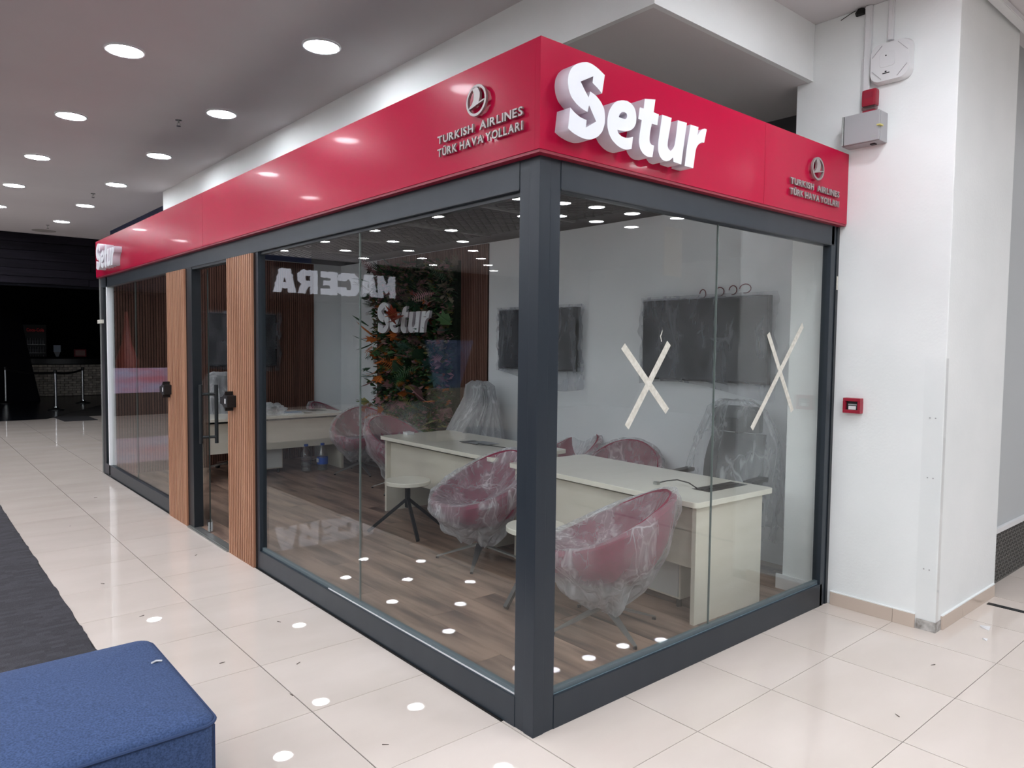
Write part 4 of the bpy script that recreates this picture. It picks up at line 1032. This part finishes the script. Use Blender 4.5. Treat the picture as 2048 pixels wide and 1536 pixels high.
# ------------------------------------------------------------------ blue ottoman in the foreground
t = thing('ottoman', 'large blue fabric ottoman bench with piped edges, front left of the picture', 'ottoman', (-1.9, .6, 0))
X0, X1, Y0, Y1 = -2.75, -1.222, .185, 1.03
def rounded(x0, x1, y0, y1, q, z, n=6):
    pts = []
    for (cx, cy, a0) in ((x1-q, y1-q, 0), (x0+q, y1-q, 90), (x0+q, y0+q, 180), (x1-q, y0+q, 270)):
        for i in range(n+1): a = math.radians(a0+90*i/n); pts.append((cx+q*math.cos(a), cy+q*math.sin(a), z))
    return pts+[pts[0]]
prof = [(0, .02), (0, .12), (.0, .22), (0, .32), (.0, .398), (.003, .412), (.011, .422), (.03, .428), (.07, .436), (.13, .444), (.2, .449), (.28, .452), (.36, .453), (.41, .453)]
mb = MB(); rows = []
for d_, z_ in prof:
    q_ = max(.055-d_*.5, .012); rows.append([(x+.004*noise.noise(V(x*3, y*3, z_*4)), y+.004*noise.noise(V(x*3, y*3, 5+z_*4)), z+(.0035*noise.noise(V(x*5, y*5, 0)) if d_ > .02 else 0)) for x, y, z in rounded(X0+d_, X1-d_, Y0+d_, Y1-d_, q_, z_, 6)[:-1]])
k_ = len(rows[0]); mb.add([p for rr in rows for p in rr], [(j*k_+i, j*k_+(i+1) % k_, (j+1)*k_+(i+1) % k_, (j+1)*k_+i) for j in range(len(rows)-1) for i in range(k_)]+[tuple(range(k_-1, -1, -1)), tuple((len(rows)-1)*k_+i for i in range(k_))])
ob('upholstered_body', mb, blue_m, t, smooth=True)
ob('piping', MB().tube(rounded(X0-.002, X1+.002, Y0-.002, Y1+.002, .057, .406), .0058, 6), bluep_m, t, smooth=True)
ob('corner_seam', MB().tube([(X1-.012, Y0+.012, .40), (X1-.012, Y0+.012, .03)], .003, 5), bluep_m, t)
for xx, yy in ((X0+.08, Y0+.08), (X1-.08, Y0+.08), (X0+.08, Y1-.08), (X1-.08, Y1-.08)): ob('foot', MB().cyl((xx, yy), .022, .02, 0, .03, 10), black_m, t)
ob('fabric_tear', MB().tube([(-1.29, .72, .439), (-1.27, .735, .437), (-1.25, .735, .432)], .004, 5), wplas_m, t)

# perforated floor plate beside the ottoman and bits of litter on the tiles
t = thing('perforated_plate', 'pale perforated plate on the tiles beside the blue ottoman', 'plate', (-1.13, .35, 0))
ob('plate', MB().box(-1.2, -1.10, .1, .52, .0, .003), mat('pale_plate', 'c9c1b9', .4), t)
mb = MB()
for i in range(8):
    for j in range(34): mb.cyl((-1.19+i*.012, .11+j*.012), .003, .003, .003, .0036, 6)
ob('perforation', mb, mat('perforation_grey', '8d8781', .6), t, kind='stuff')
lit = [(-.75, 1.55), (-.62, 1.0), (-.9, 2.5), (-.3, 1.9), (-.45, 1.3), (-.95, 3.3), (-.25, 3.6), (-.5, .35), (1.4, -.9), (2.1, -.8), (-.83, 5.2), (-.4, 6.4)]
for i, (x, y) in enumerate(lit):
    a = i*1.7; d = V(math.cos(a), math.sin(a), 0)*.014
    tt = thing('floor_crumb', 'tiny dark splinter lying on the cream tiles', 'litter', (x, y, 0), group='splinters on the tiles', local=True)
    ob('splinter', MB().bar(tuple(V(0, 0, .0022)-d), tuple(V(0, 0, .0022)+d), .003, .003, .001, .002), mat('splinter', '4b3f38', .8), tt)
for (x, y, l_) in ((2.90, -.80, 'white paper scrap on the tiles beside the pillar skirting'), (2.70, -.86, 'smaller white paper scrap in front of the pillar corner')):
    tt = thing('paper_scrap', l_, 'litter', (x, y, 0)); q = .03 if x > 2.8 else .014
    ob('scrap', MB().add([(x-q, y-q, .001), (x+q*1.4, y-q*.6, .004), (x+q, y+q*1.2, .001), (x-q*.4, y+q*.6, .007), (x-q, y-q, .0), (x+q*1.4, y-q*.6, .0), (x+q, y+q*1.2, .0), (x-q*.4, y+q*.6, .0)], [(0, 1, 2, 3), (7, 6, 5, 4), (0, 4, 5, 1), (1, 5, 6, 2), (2, 6, 7, 3), (3, 7, 4, 0)]), wplas_m, tt)

# ------------------------------------------------------------------ the dark closed bar at the far end
bd = thing('bar_fascia', 'black stained horizontal plank band above the dark bar at the far end', 'plank band', (-2, 14.9, 2.75))
pz = 2.75; cuts = [2.75, 2.89, 3.05, 3.21, 3.39, 3.56, 3.74]
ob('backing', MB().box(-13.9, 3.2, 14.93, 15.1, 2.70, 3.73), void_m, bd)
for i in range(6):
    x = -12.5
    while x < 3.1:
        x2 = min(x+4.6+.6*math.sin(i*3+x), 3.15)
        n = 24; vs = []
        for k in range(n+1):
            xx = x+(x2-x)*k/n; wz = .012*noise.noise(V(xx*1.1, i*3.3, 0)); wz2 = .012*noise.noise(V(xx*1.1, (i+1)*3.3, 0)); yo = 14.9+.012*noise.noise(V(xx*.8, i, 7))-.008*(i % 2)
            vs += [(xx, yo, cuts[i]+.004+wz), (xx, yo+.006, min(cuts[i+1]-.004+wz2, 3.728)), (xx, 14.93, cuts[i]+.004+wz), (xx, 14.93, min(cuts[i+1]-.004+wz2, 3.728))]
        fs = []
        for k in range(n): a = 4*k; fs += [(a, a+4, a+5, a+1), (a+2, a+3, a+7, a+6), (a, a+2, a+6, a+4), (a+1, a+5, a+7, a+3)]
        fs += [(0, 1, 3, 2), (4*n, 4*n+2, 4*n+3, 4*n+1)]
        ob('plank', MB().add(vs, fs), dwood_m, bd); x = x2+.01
# adventure sign (left of the frame, visible mirrored in the kiosk glass)
ms = thing('lit_letter_sign', 'lit white cracked-stone style capital letters, seen mirrored in the kiosk glass', 'sign', (-6.5, 14.8, 2.85))
GL = {'M': [(0, 0), (0, 1), (.28, 1), (.5, .55), (.72, 1), (1, 1), (1, 0), (.72, 0), (.7, .5), (.5, .2), (.3, .5), (.28, 0)],
      'A': [(0, 0), (.25, 1), (.72, 1), (1, 0), (.68, 0), (.64, .18), (.36, .18), (.32, 0)],
      'C': [(.98, .65), (.98, .9), (.8, 1), (.25, 1), (.03, .8), (0, .25), (.2, 0), (.78, 0), (1, .12), (1, .36), (.65, .36), (.6, .24), (.4, .26), (.36, .4), (.38, .66), (.5, .76), (.64, .65)],
      'E': [(0, 0), (0, 1), (1, 1), (1, .74), (.4, .74), (.4, .62), (.85, .62), (.85, .4), (.4, .4), (.4, .26), (1, .26), (1, 0)],
      'R': [(0, 0), (0, 1), (.8, 1), (1, .85), (1, .55), (.8, .4), (1, 0), (.66, 0), (.48, .32), (.34, .32), (.34, 0)]}
HO = {'A': [(.4, .42), (.6, .42), (.5, .68)], 'R': [(.34, .55), (.62, .55), (.64, .76), (.34, .76)]}
def rough(lp, sx, sz, amp, seed):
    out = []; n = len(lp)
    for i in range(n):
        a, b = Vector((lp[i][0]*sx, lp[i][1]*sz)), Vector((lp[(i+1) % n][0]*sx, lp[(i+1) % n][1]*sz)); k = max(2, int((b-a).length/.05))
        for j in range(k):
            p = a+(b-a)*j/k; nn = noise.noise(V(p.x*16+seed, p.y*16, seed)); d = (b-a).normalized(); out.append((p.x-d.y*nn*amp, p.y+d.x*nn*amp))
    return out
for i, (ch, xa, xb) in enumerate((('M', -8.29, -7.78), ('A', -7.75, -7.25), ('C', -7.22, -6.63), ('E', -6.60, -6.17), ('R', -6.06, -5.56), ('A', -5.50, -4.94))):
    lps = [rough(GL[ch], xb-xa, .57, .035, i)]
    if ch in HO: lps.append(rough(HO[ch], xb-xa, .57, .02, i+9))
    me = poly_mesh('letter', lps, .06, sign_m); link('letter', me, ms, (xa, 14.83, 2.86), (PI/2, 0, 0))
    ob('letter_backing', MB().box(xa-.04, xb+.04, 14.84, 14.88, 2.82, 3.47, b=.02), black_m, ms)
# bar interior
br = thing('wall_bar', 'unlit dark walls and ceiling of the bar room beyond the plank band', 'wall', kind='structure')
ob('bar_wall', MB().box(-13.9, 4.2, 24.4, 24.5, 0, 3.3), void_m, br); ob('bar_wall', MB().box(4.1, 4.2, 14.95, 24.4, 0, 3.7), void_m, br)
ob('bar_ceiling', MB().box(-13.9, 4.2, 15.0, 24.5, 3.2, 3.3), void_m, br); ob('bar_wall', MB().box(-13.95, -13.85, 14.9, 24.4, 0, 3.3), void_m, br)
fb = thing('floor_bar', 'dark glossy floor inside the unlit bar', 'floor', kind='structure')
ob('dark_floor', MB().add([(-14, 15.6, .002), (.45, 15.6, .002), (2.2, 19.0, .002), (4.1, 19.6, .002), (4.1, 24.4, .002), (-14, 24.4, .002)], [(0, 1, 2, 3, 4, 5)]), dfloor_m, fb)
nw = thing('wall_navy', 'dark navy wall behind the far end of the red fascia', 'wall', kind='structure')
ob('navy_wall', MB().box(1.25, 1.37, 8.83, 13.43, 2.7, 3.73), navy_m, nw)
ob('navy_wall', MB().box(3.2, 3.3, 8.83, 14.9, 0, 3.73), navy_m, nw)
t = thing('entrance_mat', 'dark rectangular doormat on the tiles in front of the bar', 'mat', (.95, 15.3, 0))
ob('mat_pile', MB().add([(.62, 15.9, .008), (.66, 14.87, .008), (1.25, 14.84, .008), (1.24, 15.87, .008), (.62, 15.9, 0), (.66, 14.87, 0), (1.25, 14.84, 0), (1.24, 15.87, 0)], [(0, 1, 2, 3), (7, 6, 5, 4), (0, 4, 5, 1), (1, 5, 6, 2), (2, 6, 7, 3), (3, 7, 4, 0)]), mat('doormat', '232225', .95), t)
# curved brick counter
ct = thing('brick_bar_counter', 'curved whitewashed brick counter with black top in the dark bar', 'counter', (1.8, 22.6, 0))
cx, cy, RR = 2.3, 25.6, 3.0
def arc(a, q): return (cx+q*math.sin(a), cy-q*math.cos(a))
n = 40; a0, a1 = -.62, .62
def arcwall(r0, r1, z0, z1):
    vs = []
    for i in range(n+1):
        a = a0+(a1-a0)*i/n
        for q in (r0, r1):
            for z in (z0, z1): x_, y_ = arc(a, q); vs.append((x_, y_, z))
    fs = []
    for i in range(n): b = 4*i; fs += [(b, b+4, b+5, b+1), (b+2, b+3, b+7, b+6), (b+1, b+5, b+7, b+3), (b, b+2, b+6, b+4)]
    return MB().add(vs, fs+[(0, 1, 3, 2), (4*n, 4*n+2, 4*n+3, 4*n+1)])
ob('counter_core', arcwall(RR-.2, RR-.0, 0, .93), mortar_m, ct)
ob('counter_top', arcwall(RR-.45, RR+.06, .95, 1.10), black_m, ct); ob('counter_ledge', arcwall(RR-.3, RR-.05, 1.10, 1.16), void_m, ct)
bme = MB().box(-.098, .098, -.02, .012, 0, .062, b=.006).mesh('brick', brick_m)
for rr_ in range(13):
    m_ = 17
    for i in range(m_):
        a = a0+.035+(a1-a0-.07)*(i+(.5 if rr_ % 2 else 0))/m_; x_, y_ = arc(a, RR+.008+.006*random.random())
        link('brick', bme, ct, (x_, y_, .02+rr_*.07), (0, 0, a))
t = thing('drinks_fridge', 'dim glass-fronted drinks fridge with red header behind the bar counter', 'fridge', (1.4, 23.6, 0))
ob('cabinet', MB().box(1.06, 1.62, 23.75, 24.35, .05, 2.1), black_m, t); ob('header', MB().box(1.08, 1.60, 23.72, 23.75, 1.85, 2.05), mat('red_header_dim', '1a0a0d', .5), t)
fr = put_on(t, 'y-', 23.715)
text_line('Coca-Cola', t, mat('red_script', '8c1c22', .5, emit='8c1c22', estr=.12), 1.12, 1.56, 1.90, .10, .01, fr, off=.003, part='header_letter')
for z in (1.0, 1.25, 1.5): ob('shelf', MB().box(1.1, 1.58, 23.7, 23.75, z, z+.015), alu_m, t)
k = 0
for z in (1.015, 1.265, 1.515):
    for i in range(7):
        tt = thing('drink_bottle', 'small pale bottle in the row on the %s shelf of the dim drinks fridge' % {1.015: 'bottom', 1.265: 'middle', 1.515: 'top'}[z], 'bottle', (1.14+i*.065, 23.70, z), group='bottles on the %s shelf of the drinks fridge' % {1.015: 'bottom', 1.265: 'middle', 1.515: 'top'}[z], local=True)
        ob('bottle_body', MB().lathe((0, 0), [(.022, 0), (.024, .1), (.01, .15), (.01, .18)], 8), mat('dim_bottle', '6d6f72', .4), tt)
t = thing('counter_sign', 'pale card holder standing on the bar counter', 'sign', (1.7, 22.8, 1.16))
ob('card', MB().box(1.66, 1.84, 22.78, 22.80, 1.30, 1.50), mat('pale_card', 'aab6c6', .6), t); ob('holder', MB().add([(1.67, 22.78, 1.30), (1.83, 22.78, 1.30), (1.78, 22.78, 1.16), (1.72, 22.78, 1.16), (1.67, 22.8, 1.30), (1.83, 22.8, 1.30), (1.78, 22.8, 1.16), (1.72, 22.8, 1.16)], [(0, 1, 2, 3), (7, 6, 5, 4), (0, 4, 5, 1), (1, 5, 6, 2), (2, 6, 7, 3), (3, 7, 4, 0)]), mat('holder_grey', '8b9096', .5), t)
t = thing('counter_sign', 'small red-framed notice on the bar counter', 'sign', (2.3, 22.8, 1.16))
ob('frame', MB().box(2.18, 2.50, 22.78, 22.81, 1.16, 1.38), mat('dull_red', '7d2229', .5), t); ob('notice', MB().box(2.215, 2.465, 22.775, 22.78, 1.19, 1.35), mat('notice', '8c6a68', .6), t)
t = thing('bar_partition', 'black slanted partition at the left of the dark bar', 'partition', (.6, 21, 0))
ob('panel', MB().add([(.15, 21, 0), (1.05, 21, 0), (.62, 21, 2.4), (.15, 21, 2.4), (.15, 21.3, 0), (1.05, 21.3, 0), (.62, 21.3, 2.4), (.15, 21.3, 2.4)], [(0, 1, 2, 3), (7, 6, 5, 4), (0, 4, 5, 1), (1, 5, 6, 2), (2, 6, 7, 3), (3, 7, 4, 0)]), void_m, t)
ob('edge_trim', MB().bar((1.05, 20.99, 0), (.62, 20.99, 2.4), .03, .03), void_m, t)
# stanchions
def stanchion(label, x, y):
    t = thing('queue_stanchion', label, 'stanchion', (x, y, .003), group='chrome queue stanchions', local=True)
    ob('post', MB().cyl((0, 0), .032, .032, .05, .9, 16), chrome_m, t, smooth=True); ob('base', MB().lathe((0, 0), [(.17, 0), (.17, .015), (.08, .03), (.05, .06)], 24), black_m, t, smooth=True)
    ob('belt_head', MB().cyl((0, 0), .036, .036, .86, .94, 16), black_m, t); ob('collar', MB().cyl((0, 0), .055, .04, .03, .08, 16), chrome_m, t)
stanchion('chrome queue stanchion nearest in front of the dark bar', .95, 17.8)
stanchion('chrome queue stanchion right of the nearest one, next to the kiosk edge', 1.84, 19.67)
stanchion('chrome queue stanchion at the left edge of the picture', .25, 20.5)
for a, b, lab in (((.95, 17.8), (1.84, 19.67), 'black belt stretched between the nearest and the right stanchion'), ((.25, 20.5), (.95, 17.8), 'black belt stretched between the left and the nearest stanchion')):
    t = thing('barrier_belt', lab, 'belt', ((a[0]+b[0])/2, (a[1]+b[1])/2, .85)); mb = MB(); vs = []
    for i in range(13):
        s_ = i/12; x_ = a[0]+(b[0]-a[0])*s_; y_ = a[1]+(b[1]-a[1])*s_; z_ = .86-.10*4*s_*(1-s_)*.5
        vs += [(x_, y_, z_), (x_, y_, z_+.05), (x_+.003, y_, z_), (x_+.003, y_, z_+.05)]
    fs = []
    for i in range(12): q = 4*i; fs += [(q, q+4, q+5, q+1), (q+2, q+3, q+7, q+6), (q, q+2, q+6, q+4), (q+1, q+5, q+7, q+3)]
    ob('webbing', mb.add(vs, fs+[(0, 1, 3, 2), (48, 50, 51, 49)]), black_m, t)

# ------------------------------------------------------------------ off-frame things that show as reflections
t = thing('play_counter', 'low blue and red play counter, mirrored in the far window of the kiosk', 'counter', (-3, 15.4, 0))
ob('counter_body', MB().box(-4.6, -1.2, 15.5, 16.2, 0, .5), black_m, t)
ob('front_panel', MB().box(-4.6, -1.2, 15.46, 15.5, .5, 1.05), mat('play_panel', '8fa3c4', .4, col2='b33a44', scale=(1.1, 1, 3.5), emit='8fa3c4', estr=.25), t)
t = thing('red_inflatable', 'tall red tapering figure standing behind the play counter, mirrored in the far window', 'inflatable', (-2, 15.9, 1))
ob('body', MB().lathe((-2.0, 15.9), [(.22, .9), (.24, 1.2), (.1, 1.6), (.05, 2.1), (.03, 2.3)], 16), mat('red_vinyl', '6e1812', .4), t, smooth=True)
t = thing('poster_stand', 'blue trapezoid poster stand on a pale foot, mirrored in the near window', 'stand', (-5.1, 8, 0))
ob('poster', MB().add([(-5.75, 8, 1.72), (-4.75, 8, 1.72), (-4.95, 8, .9), (-5.45, 8, .9), (-5.75, 8.05, 1.72), (-4.75, 8.05, 1.72), (-4.95, 8.05, .9), (-5.45, 8.05, .9)], [(0, 1, 2, 3), (7, 6, 5, 4), (0, 4, 5, 1), (1, 5, 6, 2), (2, 6, 7, 3), (3, 7, 4, 0)]), mat('poster_blue', '1c2f66', .4, col2='7f90b8', scale=(3, 3, 3)), t)
ob('foot', MB().box(-5.5, -4.9, 7.9, 8.2, 0, .9), mat('pale_foot', 'a79c8c', .6), t)

t = thing('hanging_banner', 'beige banner hanging from the mall ceiling, mirrored in the right glass', 'banner', (6.2, -4, 3))
ob('cloth', MB().box(6.03, 6.42, -4.012, -4, 2.62, 3.28), mat('beige_banner', 'c9b08c', .6), t)
for x in (6.08, 6.37): ob('rod', MB().cyl((x, -4.006), .004, .004, 3.28, 3.73, 6), alu_m, t)
